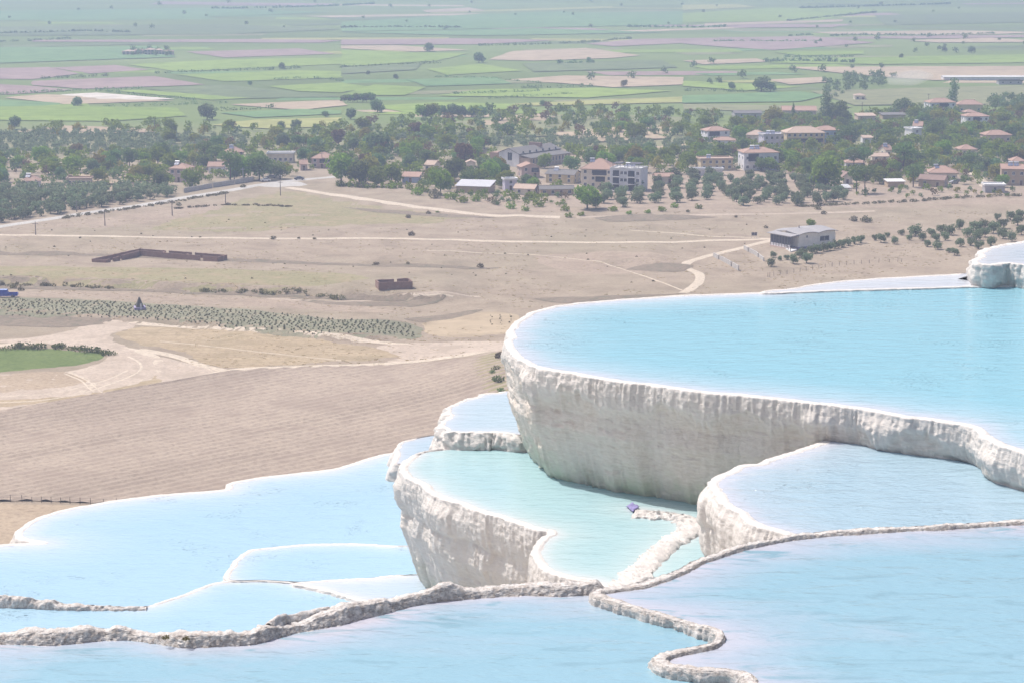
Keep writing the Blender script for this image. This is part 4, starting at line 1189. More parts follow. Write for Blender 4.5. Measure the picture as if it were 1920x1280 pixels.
def house(label, x0, x1, yr, ye, yb, depth=8, rot=0, roof='hip', rc='tile_red', wc='wall_white', floors=2, nf=3, ns=2, door=True, chim=False, heat=0, balc=None, win='std', cat='house', name='house', group=None, keep=True, plinth=None):
    base = atv((x0 + x1) / 2, yb); mp = mpp(base.y); a = math.radians(rot)
    wt = (x1 - x0) * mp
    ov = .45
    w = max(3.0, (wt - depth * abs(math.sin(a))) / max(.4, math.cos(a)) - 2 * ov)
    h = max(2.4, (yb - ye) * mp)
    rise = max(.5, (ye - yr) * mp - .13 * depth * .5) if roof != 'flat' else .2
    e = empty(name, (base.x, base.y + depth / 2 * math.cos(a), base.z), a)
    tag(e, label, cat, group)
    wall_mb(w, depth, h, roof, rise).build('wall', wc, e)
    rf = roof_mb(w, depth, rise, roof, ov).build('roof', rc, e); rf.location = (0, 0, h + .002)
    fh = h / floors
    zw = .95 if fh > 2.6 else fh * .32
    for f in range(floors):
        for k in range(nf):
            px = -w / 2 + w * (k + .5) / nf
            if f == 0 and door and k == nf // 2:
                o = obj('door', DOOR, None, e, (px, -depth / 2 - .012, 0)); continue
            obj('window', WIN[win], None, e, (px, -depth / 2 - .005, f * fh + zw))
        for k in range(ns):
            py = -depth / 2 + depth * (k + .5) / ns
            s = 1 if (rot >= 0 and base.x < 0) or rot < 0 else -1
            for ss in ((s,) if abs(rot) > 4 else ((1,) if base.x < 0 else (-1,))):
                o = obj('window', WIN[win], None, e, (ss * (w / 2 + .005), py, f * fh + zw)); o.rotation_euler = (0, 0, ss * math.pi / 2)
    if balc:
        for (f, fx0, fx1) in balc:          # flat dark panel painted as the shade of a recess, slab and railing
            bx0, bx1 = -w / 2 + w * fx0, -w / 2 + w * fx1
            zf = f * fh
            b = MB().box(bx0, bx1, -depth / 2 - .05, -depth / 2 - .008, zf + .25, zf + fh * .9).build('opening_shade', 'recess_shade', e)
            b = MB().box(bx0 - .1, bx1 + .1, -depth / 2 - 1.25, -depth / 2 - .051, zf - .02, zf + .16).build('balcony', wc, e)
            r = MB().box(bx0 - .08, bx1 + .08, -depth / 2 - 1.23, -depth / 2 - 1.18, zf + 1.0, zf + 1.08)
            for k in range(int((bx1 - bx0) / .35) + 1): r.box(bx0 + k * .35, bx0 + k * .35 + .04, -depth / 2 - 1.225, -depth / 2 - 1.185, zf + .162, zf + .998)
            obj('railing', r.mesh('railing', ['rail_dark']), None, b)
    if plinth: MB().box(-w / 2 - .06, w / 2 + .06, -depth / 2 - .06, depth / 2 + .06, -1.2, .8).build('plinth', plinth, e)
    if chim: obj('chimney', CHIM, None, rf, (w * .2, 0, rise * .75))
    for k in range(heat):
        o = obj('solar_heater', HEATER, None, rf, (-w * .22 + k * 2.4, -depth * .14, (rise * .62 if roof != 'flat' else .25) + .15)); o.rotation_euler = (0, 0, random.uniform(-.4, .4) - a)
    if keep: KEEP_OUT.append((base.x, base.y + depth / 2, max(w, depth) * .55 + 1.0))
    return e

Rr, Rp, Rb, Rg, Rm, Rw = 'tile_red', 'tile_pale', 'tile_brown', 'roof_grey', 'roof_metal', 'roof_white'
house('white cottage with red hip roof and solar tank at the far left', 38, 76, 329, 340, 351, 7, 8, 'hip', Rr, 'wall_white', 1, 3, 1, heat=1)
house('long beige roofless-looking farm building among trees on the far left', 122, 172, 333, 337, 350, 6, 5, 'flat', Rp, 'wall_cream', 1, 5, 1, door=False)
house('red roofed house half hidden by trees above the paved road bend', 316, 362, 306, 317, 342, 8, -12, 'hip', Rr, 'wall_pink', 2, 3, 2, heat=1)
house('small red hip roof rising out of dense trees left of the junction', 418, 459, 275, 286, 302, 8, 15, 'hip', Rr, 'wall_cream', 2, 3, 2, heat=1)
house('low red roof between dark pines left of the junction', 389, 421, 304, 313, 325, 6, 0, 'gable', Rr, 'wall_white', 1, 2, 1)
house('long pale flat building with a bare wall behind the junction trees', 500, 552, 286, 289, 306, 6, 0, 'flat', Rw, 'wall_cream', 1, 5, 1, door=False)
house('small red gabled hut beside the dark cypress near the junction', 558, 578, 300, 309, 320, 5, 10, 'gable', Rr, 'wall_pink', 1, 1, 1)
house('red hip roofed house just right of the cypress near the junction', 582, 630, 286, 298, 316, 8, -8, 'hip', Rr, 'wall_pink', 2, 3, 1, balc=[(1, .4, .75)])
house('pale roofed house behind the tall green trees right of the junction', 795, 826, 301, 310, 322, 7, -20, 'gable', Rp, 'wall_cream', 1, 2, 1)
house('orange roofed shack with blue tarpaulin below the tree belt', 752, 791, 325, 333, 343, 5, -10, 'shed', Rr, 'wall_blue', 1, 1, 1)
house('cream gable end glimpsed between trees left of the school', 872, 893, 300, 306, 320, 6, 0, 'gable_front', Rp, 'wall_cream', 1, 1, 1)
house('long open shed with light metal roof below the school', 853, 930, 340, 350, 362, 9, -14, 'shed', Rm, 'wall_tan', 1, 0, 0, door=False, cat='shed', name='farm_shed')
house('small white flat topped tower house beside the metal roofed shed', 940, 971, 335, 338, 358, 5, 12, 'flat', Rw, 'wall_lavender', 2, 1, 1)
house('pink house with little red roof in front of the school', 968, 1014, 305, 314, 334, 7, 15, 'gable_front', Rr, 'wall_pink', 2, 2, 1, balc=[(1, .55, .95)])
house('low cottage with pale grey gable roof above the dirt road', 962, 1012, 346, 355, 366, 6, -18, 'gable', Rp, 'wall_cream', 1, 2, 1)
house('long low barn with dull grey roof below the yellow house', 1008, 1078, 350, 357, 367, 6, 6, 'gable', Rg, 'wall_tan', 1, 4, 1, cat='barn', name='barn')
house('yellow two storey house with grey gable roof, left of the red hip roof', 1022, 1092, 318, 328, 344, 9, -22, 'gable', Rg, 'wall_yellow', 2, 3, 2, heat=1)
house('three storey cream house with big red hip roof and dark top balcony', 1088, 1164, 297, 318, 354, 12, -14, 'hip', Rr, 'wall_cream', 3, 4, 2, chim=True, heat=1, balc=[(2, .35, .8), (1, .45, .75)])
house('red roofed bungalow hidden behind olives right of the white apartment block', 1224, 1266, 325, 332, 345, 6, 10, 'gable', Rr, 'wall_cream', 1, 2, 1)
house('unfinished beige house with flat terrace roof and lavender lower floor', 1308, 1376, 296, 300, 320, 9, 6, 'flat', Rp, 'wall_yellow', 2, 5, 2, heat=1)
house('long low white garden wall building in front of the beige terrace house', 1294, 1357, 317, 319, 330, 4, 0, 'flat', Rw, 'wall_white', 1, 2, 0, door=False)
house('white two storey house with broad red hip roof beside a tall tree', 1386, 1462, 276, 287, 320, 11, 8, 'hip', Rr, 'wall_white', 2, 5, 2, heat=2, balc=[(1, .12, .42)])
house('white red roofed house with open top floor, left end of far village', 1315, 1370, 237, 246, 266, 9, 16, 'hip', Rr, 'wall_white', 2, 3, 2, balc=[(1, .08, .55)])
house('small low red hip roof in front of the white three storey house', 1337, 1382, 257, 264, 273, 7, -6, 'hip', Rr, 'wall_white', 1, 2, 1)
house('cluster cottage with orange roof left of the cream hotel', 1398, 1442, 244, 254, 268, 8, -12, 'hip', Rp, 'wall_cream', 1, 3, 1)
house('grey flat roofed house with solar tanks joined to the cream hotel', 1424, 1474, 252, 254, 276, 9, 10, 'flat', Rm, 'wall_lavender', 2, 4, 2, heat=2)
house('cream hotel with wide orange hip roof and long violet balcony', 1468, 1548, 237, 250, 278, 11, 6, 'hip', Rp, 'wall_yellow', 3, 7, 2, balc=[(1, .04, .96)], chim=True)
house('blue walled house with red roof at the right end of the cream hotel', 1528, 1574, 236, 245, 270, 9, 0, 'hip', Rr, 'wall_blue', 2, 3, 2)
house('dark low roof of a long shed at the field edge behind the village', 1374, 1430, 207, 213, 222, 10, 4, 'gable', Rg, 'wall_grey', 1, 2, 0, cat='shed', name='farm_shed')
house('long barn with faded red gable roof behind the yellow tree', 1466, 1534, 199, 208, 220, 12, -4, 'gable', Rr, 'wall_pink', 1, 3, 1, cat='barn', name='barn')
house('long low brown shed with white edged roof in the far orchard', 1604, 1644, 213, 218, 226, 7, 8, 'shed', Rp, 'wall_pink', 1, 0, 0, door=False, cat='shed', name='farm_shed')
house('long low grey shed right of the white edged roof', 1650, 1700, 212, 216, 224, 6, 8, 'shed', Rg, 'wall_tan', 1, 0, 0, door=False, cat='shed', name='farm_shed')
house('tiny square house with pale red roof alone in the meadow behind the village', 1602, 1624, 175, 180, 189, 7, 0, 'hip', Rp, 'wall_cream', 1, 2, 1)
house('white two storey villa with red hip roof beside the thin poplar', 1736, 1794, 184, 193, 212, 10, 10, 'hip', Rr, 'wall_white', 2, 5, 2, balc=[(1, .35, .7)])
house('yellow walled house with red hip roof right of the thin poplar', 1794, 1846, 187, 197, 211, 10, -4, 'hip', Rr, 'wall_yellow', 1, 3, 2, chim=True)
house('white house with stacked red roofs and dark balcony below the villas', 1806, 1856, 211, 219, 240, 9, 6, 'hip', Rr, 'wall_white', 2, 4, 2, balc=[(1, .3, .6)])
house('small red roof peeping out above the white stacked roof house', 1806, 1832, 205, 211, 219, 6, 10, 'hip', Rr, 'wall_pink', 1, 2, 0)
house('wide red roofed house with a cypress in front, far right', 1843, 1898, 244, 254, 268, 9, 6, 'hip', Rr, 'wall_pink', 1, 4, 1)
house('small red roofed house with solar tank left of the broad conical tree', 1711, 1736, 228, 237, 248, 7, -15, 'gable', Rr, 'wall_white', 1, 1, 1, heat=1)
house('plain white cube house with dark doorway among the trees', 1699, 1730, 242, 243, 262, 8, 18, 'flat', Rw, 'wall_white', 2, 1, 0, balc=[(0, .1, .45)])
house('pale flat roofed house behind the dark round trees', 1616, 1644, 254, 259, 270, 7, 0, 'gable', Rp, 'wall_white', 1, 2, 0)
house('cream cottage with red pyramid roof on the right of the village', 1796, 1833, 271, 281, 293, 8, 4, 'hip', Rr, 'wall_cream', 1, 2, 1)
house('red roof under two dark umbrella pines', 1584, 1626, 297, 306, 318, 8, -6, 'hip', Rr, 'wall_white', 1, 3, 1, heat=1)
house('low house with pale tan roof right of the umbrella pines', 1631, 1668, 288, 295, 304, 7, 4, 'gable', Rp, 'wall_cream', 1, 2, 1)
house('red roofed house squeezed between trees, right of the pale tan roof', 1650, 1674, 272, 282, 294, 6, 20, 'gable', Rr, 'wall_cream', 1, 1, 1, heat=1)
house('bright red hip roofed house with solar panel behind the brown shed', 1740, 1802, 311, 325, 340, 10, -8, 'hip', Rr, 'wall_cream', 1, 4, 1, heat=1)
house('grey brown gabled shed at the front edge of the village', 1722, 1784, 328, 338, 351, 8, -24, 'gable', Rb, 'wall_tan', 1, 2, 1, cat='shed', name='farm_shed')
house('tan cottage with dark gable roof behind the white tent', 1573, 1600, 322, 333, 346, 6, 10, 'gable_front', Rb, 'wall_cream', 1, 1, 0)
house('white awning roof shelter by the front trees of the village', 1660, 1698, 338, 341, 352, 5, 6, 'shed', Rw, 'wall_tan', 1, 0, 0, door=False, cat='shed', name='farm_shed')
house('grey flat shed with white roof slab beside the sandy lane', 1845, 1888, 347, 349, 362, 7, -4, 'flat', Rw, 'wall_grey', 1, 1, 0, door=False, cat='shed', name='farm_shed')
house('small upper red roof at the right edge of the photo', 1896, 1924, 294, 303, 314, 7, 0, 'hip', Rr, 'wall_cream', 1, 2, 1)
house('brown house with red roof and slanted solar panel cut by the right edge', 1876, 1945, 308, 318, 348, 9, -10, 'gable', Rr, 'wall_tan', 2, 4, 2, heat=2)
# far hamlet on the plain
hm = [(228, 252, 93, 97, 104, Rp), (250, 268, 91, 95, 103, Rr), (270, 290, 90, 94, 104, Rp), (288, 304, 91, 95, 103, Rp), (302, 324, 93, 97, 104, Rr)]
hl = ['leftmost pink roofed house of the distant hamlet on the plain', 'second pink roofed house from the left in the distant hamlet', 'middle and tallest house of the distant hamlet on the plain', 'second house from the right in the distant hamlet on the plain', 'rightmost house of the distant hamlet on the plain']
for (a0, a1, b0, b1, b2, rr), lb in zip(hm, hl):
    house(lb, a0, a1, b0, b1, b2, 9, 0, 'hip', rr, 'wall_pink', 2, 3, 1, group='houses of the distant hamlet', win='wide')

# school-like building with a white gable end and a long wing
def school():
    P0, P1 = atv(973, 314), atv(1050, 303)
    d = Vector((P1.x - P0.x, P1.y - P0.y, 0)); Ln = d.length; d.normalize()
    ang = math.atan2(d.y, d.x)
    e = empty('school_building', P0, ang); tag(e, 'large school-like building with white gable end, grey roof and brown window wing', 'building')
    W = 11.5; mp = mpp(P0.y); hh = (314 - 289) * mp; ap = (314 - 277) * mp - .8
    KEEP_OUT.append((P0.x + d.x * 8, P0.y + d.y * 8 + 3, 12)); KEEP_OUT.append((P0.x + d.x * 25, P0.y + d.y * 25 + 3, 12)); KEEP_OUT.append((P0.x - 3, P0.y - 4, 6))
    MB().box(.25, Ln, 0, W, -1, hh - .02).build('wall', 'wall_cream', e)
    g = MB().add([(0, 0, -1), (0, W, -1), (0, W, hh), (0, W / 2, ap), (0, 0, hh), (.248, 0, -1), (.248, W, -1), (.248, W, hh), (.248, W / 2, ap), (.248, 0, hh)],
                 [(0, 4, 3, 2, 1), (5, 6, 7, 8, 9), (0, 5, 9, 4), (4, 9, 8, 3), (3, 8, 7, 2), (2, 7, 6, 1)])
    g.build('gable_wall', 'wall_white', e)
    rf = MB().add([(-.4, -.5, hh - .25), (Ln + .4, -.5, hh - .25), (Ln + .4, W / 2, ap), (-.4, W / 2, ap), (-.4, W + .5, hh - .25), (Ln + .4, W + .5, hh - .25),
                   (-.4, -.5, hh), (Ln + .4, -.5, hh), (Ln + .4, W / 2, ap + .25), (-.4, W / 2, ap + .25), (-.4, W + .5, hh), (Ln + .4, W + .5, hh)],
                  [(6, 7, 8, 9), (9, 8, 11, 10), (0, 6, 9, 3), (3, 9, 10, 4), (1, 2, 8, 7), (2, 5, 11, 8), (0, 1, 7, 6), (4, 10, 11, 5), (0, 3, 2, 1), (3, 4, 5, 2)]).build('roof', 'roof_grey', e)
    MB().box(Ln * .62, Ln * .66, W * .2, W * .8, ap - .6, ap + 1.3).build('roof_vent', 'tile_brown', rf)
    # lower wing along the right with lean-to roof and window bays
    hw = hh * .72
    MB().box(.6, Ln - .4, -6.0, -.02, -1, hw).build('wing_wall', 'tile_pale', e)
    MB().add([(.2, -6.6, hw), (Ln, -6.6, hw), (Ln, -.03, hw + 1.1), (.2, -.03, hw + 1.1), (.2, -6.6, hw + .18), (Ln, -6.6, hw + .18), (Ln, -.03, hw + 1.28), (.2, -.03, hw + 1.28)],
             [(3, 2, 1, 0), (4, 5, 6, 7), (0, 1, 5, 4), (1, 2, 6, 5), (2, 3, 7, 6), (3, 0, 4, 7)]).build('wing_roof', 'roof_grey', e)
    n = 11
    for k in range(n):
        x = 1.8 + (Ln - 4) * (k + .5) / n
        obj('window', WIN['tall'], None, e, (x, -6.01, hw - 2.4))
        MB().box(x + 1.0, x + 1.35, -6.08, -6.002, .5, hw - .1).build('pilaster', 'wall_cream', e)
        if k % 2 == 0: obj('window', WIN['std'], None, e, (x, -.03, hw + 1.35))
    o = obj('window', win_mesh(2.6, 3.6), None, e, (-.02, W * .45, hh * .45)); o.rotation_euler = (0, 0, -math.pi / 2)
    MB().box(.3, 9, W + .01, W + 5.5, -1, hh * .95).build('annex', 'tile_red', e)
school()

# white apartment block with balconies
def apartment():
    P = atv(1180, 359); mp = mpp(P.y); a = math.radians(-20)
    e = empty('apartment_block', (P.x, P.y + 5, P.z), a); tag(e, 'white three storey apartment block with dark balconies and blank right wall', 'building')
    w, d, h = 13.0, 10.0, (359 - 319) * mp
    KEEP_OUT.append((P.x, P.y + 5, 10)); KEEP_OUT.append((P.x + 1, P.y - 4, 7))
    fh = h / 3
    MB().box(-w / 2, w / 2, -d / 2, d / 2, -1.2, h).build('wall', 'wall_white', e)
    rf = roof_mb(w, d, .2, 'flat', .05).build('roof', 'roof_white', e); rf.location = (0, 0, h + .002)
    for (x0, x1) in ((-5.2, -2.6), (1.2, 3.9)):
        for f in range(3):
            MB().box(x0, x1, -d / 2 - .05, -d / 2 - .008, f * fh + .1, f * fh + fh * .88).build('opening_shade', 'recess_shade', e)  # flat dark panel in place of a shaded recess
            b = MB().box(x0 - .15, x1 + .15, -d / 2 - 1.2, -d / 2 - .051, f * fh - .05, f * fh + .12).build('balcony', 'wall_white', e)
            r = MB().box(x0 - .1, x1 + .1, -d / 2 - 1.18, -d / 2 - 1.12, f * fh + 1.0, f * fh + 1.08)
            for k in range(9): r.box(x0 + k * .3, x0 + k * .3 + .04, -d / 2 - 1.17, -d / 2 - 1.13, f * fh + .122, f * fh + .998)
            obj('railing', r.mesh('railing', ['rail_dark']), None, b)
    for f in range(3):
        for x in (-1.5, .1, 5.2): obj('window', WIN['std'], None, e, (x, -d / 2 - .006, f * fh + .95))
    for (x0, x1) in ((-5.6, -2.2), (.6, 5.6)):      # roof pergolas
        pg = MB().box(x0, x1, -d / 2 + .6, d / 2 - 3, .9 + 1.4, .9 + 1.55)
        for px in (x0 + .1, x1 - .25):
            for py in (-d / 2 + .65, d / 2 - 3.2): pg.box(px, px + .15, py, py + .15, .2, 2.298)
        obj('pergola', pg.mesh('pergola', ['rail_dark']), None, rf)
    for k in range(2): obj('solar_heater', HEATER, None, rf, (-1.2 + k * 2.3, 2.5, .5))
apartment()

# the near house on the hillside
def near_house():
    A, B, C = atv(1497, 468), atv(1566, 459), atv(1473, 457)
    u = Vector((B.x - A.x, B.y - A.y, 0)); w = u.length; ang = math.atan2(u.y, u.x)
    e = empty('hillside_house', A, ang); tag(e, 'cream hillside house with grey roof, glazed porch and violet plinth', 'house')
    d = 11.0; mp = mpp(A.y); h = 26 * mp
    KEEP_OUT.append((A.x + 3, A.y + 6, 11))
    MB().box(0, w, 0, d, -2.5, h - .3).build('wall', 'wall_pale', e)
    MB().box(-.05, w + .05, -.06, d + .05, -2.6, .7).build('plinth', 'plinth_violet', e)
    # two low gables side by side: roof with a wavy front edge
    xs = np.linspace(-.5, w + .5, 25); zz = h + .2 + .55 * np.abs(np.sin((xs + .5) / (w + 1) * 2 * math.pi)) ** .8
    vs = []
    for y in (-.8, d * .55, d + .8):
        kz = {0: 0, 1: 1.0, 2: .1}[0 if y < 0 else (2 if y > d else 1)]
        for dz in (0, .22):
            for x, z in zip(xs, zz): vs.append((x, y, z + kz + dz - (0 if y < 0 else .25)))
    n = 25; fs = []
    for r in range(2):
        b0 = r * 2 * n; b1 = (r + 1) * 2 * n
        for k in range(n - 1):
            fs.append((b0 + n + k, b0 + n + k + 1, b1 + n + k + 1, b1 + n + k)); fs.append((b0 + k + 1, b0 + k, b1 + k, b1 + k + 1))
    for k in range(n - 1):
        fs.append((k, k + 1, n + k + 1, n + k)); q = 4 * n; fs.append((q + k + 1, q + k, q + n + k, q + n + k + 1))
    for r in range(2):
        b0 = r * 2 * n; b1 = (r + 1) * 2 * n
        fs.append((b0, b0 + n, b1 + n, b1)); fs.append((b0 + n - 1, b1 + n - 1, b1 + 2 * n - 1, b0 + 2 * n - 1))
    rf = MB().add(vs, fs).build('roof', 'roof_slate', e)
    gb = MB()
    for k in range(n - 1):
        x0, x1 = xs[k], xs[k + 1]
        if x0 < 0 or x1 > w: continue
        gb.add([(x0, 0, h - .299), (x1, 0, h - .299), (x1, 0, zz[k + 1] - .02), (x0, 0, zz[k] - .02), (x0, .2, h - .299), (x1, .2, h - .299), (x1, .2, zz[k + 1] - .02), (x0, .2, zz[k] - .02)],
               [(0, 1, 2, 3), (7, 6, 5, 4), (3, 2, 6, 7)])
    gb.build('gable_wall', 'wall_pale', e)
    MB().tube((w * .28, d * .45, h + .8), (w * .28, d * .45, h + 2.4), .16, .16, 8).build('flue', 'rail_dark', e)
    obj('window', win_mesh(4.2, 1.7), None, e, (w * .70, -.012, h * .42))
    obj('window', WIN['small'], None, e, (w * .22, -.012, h * .78))
    # glazed porch on the left side
    MB().box(-3.2, -.06, .3, d - .3, -2.4, .5).build('porch_floor', 'wall_pink', e)
    MB().box(-3.0, -.06, .5, d - .5, h - .45, h - .1).build('porch_beam', 'roof_slate', e)
    MB().add([(-3.9, -.5, h - .1), (-.3, -.5, h + .25), (-.3, d + .3, h + .25), (-3.9, d + .3, h - .1), (-3.9, -.5, h + .06), (-.3, -.5, h + .42), (-.3, d + .3, h + .42), (-3.9, d + .3, h + .06)],
             [(3, 2, 1, 0), (4, 5, 6, 7), (0, 1, 5, 4), (1, 2, 6, 5), (2, 3, 7, 6), (3, 0, 4, 7)]).build('porch_roof', 'roof_slate', e)
    for k in range(8):
        y = .6 + (d - 1.4) * k / 7
        MB().box(-3.05, -2.88, y, y + .17, .502, h - .452).build('porch_column', 'rail_dark', e)
    for k in range(7):
        y = .6 + (d - 1.4) * k / 7
        MB().box(-2.99, -2.95, y + .18, y + (d - 1.4) / 7 - .01, .502, 1.5).build('porch_panel', 'wall_white', e)
        MB().box(-2.98, -2.95, y + .18, y + (d - 1.4) / 7 - .01, 1.502, h - .46).build('porch_pane', 'window_glass', e)
near_house()
# its raised patio with posts
def patio():
    pts = [atv(1446, 449), atv(1478, 447), atv(1494, 471), atv(1482, 473)]
    c = sum(pts, Vector()) / 4; zt = max(p.z for p in pts) + .3
    e = empty('patio', (c.x, c.y, zt)); tag(e, 'pale paved patio with low posts beside the hillside house', 'patio')
    poly = [(p.x - c.x, p.y - c.y) for p in pts]
    a = sum(poly[k][0] * poly[(k + 1) % 4][1] - poly[(k + 1) % 4][0] * poly[k][1] for k in range(4))
    if a < 0: poly = poly[::-1]
    MB().prism(poly, -3.5, 0).build('paving', 'roof_white', e)
    p0, p1 = Vector((pts[0].x - c.x, pts[0].y - c.y, 0)), Vector((pts[3].x - c.x, pts[3].y - c.y, 0))
    for k in range(10):
        q = p0.lerp(p1, k / 9.0)
        MB().box(q.x - .08, q.x + .08, q.y - .08, q.y + .08, .002, 1.0).build('post', 'rail_dark', e)
    MB().tube(p0 + Vector((0, 0, .9)), p1 + Vector((0, 0, .9)), .05, .05, 5).build('rail', 'rail_dark', e)
patio()

# roofless brick shells in the dry field
def brick_mat():
    m, nt, bs = _nt('brick_wall')
    tc = nt.nodes.new('ShaderNodeTexCoord').outputs['Object']
    n = nz(nt, tc, .6, 6, .7); n2 = nz(nt, tc, 1.0, 4, .7, 0, sc=(3, 3, 9))
    col = mix(nt, mth(nt, 'MULTIPLY', n2, .5), ramp(nt, n, [(.3, (.23, .14, .115)), (.55, (.30, .19, .155)), (.75, (.36, .29, .24))]), (.19, .12, .10))
    L(nt, col, bs.inputs['Base Color']); bs.inputs['Roughness'].default_value = .9
brick_mat()
def wall_run(e, p, q, h, gaps=(), th=.3, z=0, mat='brick_wall'):
    """wall from p to q (local xy) with openings given as fractions; each stretch its own piece"""
    p, q = Vector((*p, 0)), Vector((*q, 0)); d = (q - p); Ln = d.length; d.normalize(); n = Vector((-d.y, d.x, 0))
    cuts = [0]
    for g0, g1 in gaps: cuts += [g0, g1]
    cuts.append(1)
    for k in range(0, len(cuts), 2):
        a, b = p + d * Ln * cuts[k], p + d * Ln * cuts[k + 1]
        m = max(1, int((b - a).length / .9)); vs = []; fs = []
        for j in range(m + 1):
            c = a.lerp(b, j / m); hh = h + .12 * (random.random() - .6)
            vs += [tuple(c + n * th / 2 + Vector((0, 0, -.8))), tuple(c - n * th / 2 + Vector((0, 0, -.8))), tuple(c + n * th / 2 + Vector((0, 0, hh))), tuple(c - n * th / 2 + Vector((0, 0, hh)))]
        for j in range(m):
            i = 4 * j
            fs += [(i + 1, i + 5, i + 7, i + 3), (i + 4, i, i + 2, i + 6), (i + 2, i + 3, i + 7, i + 6)]
        fs += [(0, 1, 3, 2), (4 * m + 1, 4 * m, 4 * m + 2, 4 * m + 3)]
        MB().add(vs, fs).build('brick_wall', mat, e)
def brick_shells():
    # long L shaped one
    a, b, c = atv(199, 493), atv(262, 480), atv(408, 491)
    e = empty('brick_ruin', b); tag(e, 'long roofless red brick shell with two wings in the dry field', 'ruin')
    f = lambda v: (v.x - b.x, v.y - b.y)
    A, B, C = f(a), (0, 0), f(c)
    def off(p, q, t):
        d = Vector((q[0] - p[0], q[1] - p[1])).normalized(); return (-d.y * t, d.x * t)
    o1, o2 = off(A, B, 5.0), off(B, C, 5.0)
    wall_run(e, A, B, 1.8, [(.12, .2), (.4, .46)]); wall_run(e, B, C, 1.8, [(.78, .82)])
    A2, B2, C2 = (A[0] + o1[0], A[1] + o1[1]), (o2[0] * .6 + o1[0] * .4, o2[1] * .6 + o1[1] * .4), (C[0] + o2[0], C[1] + o2[1])
    wall_run(e, A2, B2, 1.85); wall_run(e, B2, C2, 1.85, [(.3, .34), (.6, .64)])
    wall_run(e, A, A2, 1.85); wall_run(e, C, C2, 1.85)
    for k in (.3, .6): wall_run(e, (B[0] + (C[0] - B[0]) * k, B[1] + (C[1] - B[1]) * k + .2), (B2[0] + (C2[0] - B2[0]) * k, B2[1] + (C2[1] - B2[1]) * k - .2), 1.8)
    # small pen
    a, b = atv(711, 545), atv(773, 542)
    e = empty('brick_pen', a, math.atan2(b.y - a.y, b.x - a.x)); tag(e, 'small roofless red brick enclosure standing alone in the dry field', 'ruin')
    w = (b - a).length
    wall_run(e, (0, 0), (w, 0), 2.3); wall_run(e, (w, .16), (w, 5.0), 2.3); wall_run(e, (0, .16), (0, 5.0), 2.3); wall_run(e, (.16, 5.0), (w - .16, 5.0), 2.3, [(.55, .65)])
brick_shells()
# pale broken walls below the hillside house
def broken_walls():
    for lb, pl in (('pale broken concrete wall, left of the two below the hillside house', [(1338, 482), (1362, 494), (1385, 508)]), ('pale low concrete wall, right of the two below the hillside house', [(1395, 468), (1415, 478), (1432, 490)])):
        P = [atv(*p) for p in pl]
        e = empty('broken_wall', P[0]); tag(e, lb, 'wall')
        for k in range(len(P) - 1): wall_run(e, (P[k].x - P[0].x, P[k].y - P[0].y), (P[k + 1].x - P[0].x, P[k + 1].y - P[0].y), 1.4 + P[k].z - P[0].z, [(.4, .5)], mat='concrete')
broken_walls()
# stone wall along the paved road
def road_wall():
    P = [atv(*p) for p in [(345, 362), (400, 352), (440, 346), (475, 340)]]
    e = empty('roadside_wall', P[0]); tag(e, 'long low stone wall along the paved road by the junction', 'wall')
    for k in range(3): wall_run(e, (P[k].x - P[0].x, P[k].y - P[0].y), (P[k + 1].x - P[0].x, P[k + 1].y - P[0].y), 1.9, [(.96, .99)], mat='concrete')
road_wall()
# ------------------------------------------------------------------ planting
def project(x, y, z):
    dz = z - CAM_Z
    fw = y * CP - dz * SP; up = y * SP + dz * CP
    return 960 + FPX * x / fw, 640 - FPX * up / fw

def hpx_to_m(y, hp): return hp * mpp(y)

def named(kind, px, py, hp, label, var=None, group=None, parts=True):
    p = atv(px, py)
    return plant(kind, p.x, p.y, hpx_to_m(p.y, hp), label, group, None, var, parts)

# houses that must stay visible: boxes in photo pixels, with the ground distance
HBOX = []
for o in list(bpy.data.objects):
    if o.type == 'EMPTY' and o.get('category') in ('house', 'building', 'barn', 'shed') and o.parent is None:
        cs = []
        for ch in o.children:
            if ch.type == 'MESH' and ch.name.split('.')[0] in ('wall', 'roof', 'wing_wall', 'gable_wall'):
                M = o.matrix_basis @ ch.matrix_basis
                cs += [M @ Vector(c) for c in ch.bound_box]
        if not cs: continue
        q = [project(c.x, c.y, max(c.z, o.location.z)) for c in cs]
        xs_, ys_ = [a for a, b in q], [b for a, b in q]
        HBOX.append((min(xs_), max(xs_), min(ys_), max(ys_), o.location.y))
def hides(x, y, hgt, frac=.3):
    z = float(terrain(x, y)); px, py = project(x, y, z); hp = hgt / mpp(y); wp = hp * .36
    for (x0, x1, y0, y1, yy) in HBOX:
        if y < yy + 6 and px + wp > x0 - 1 and px - wp < x1 + 1:
            lim = y0 + (y1 - y0) * frac
            if py - hp < lim and py > y0 - 2: return True
    return False

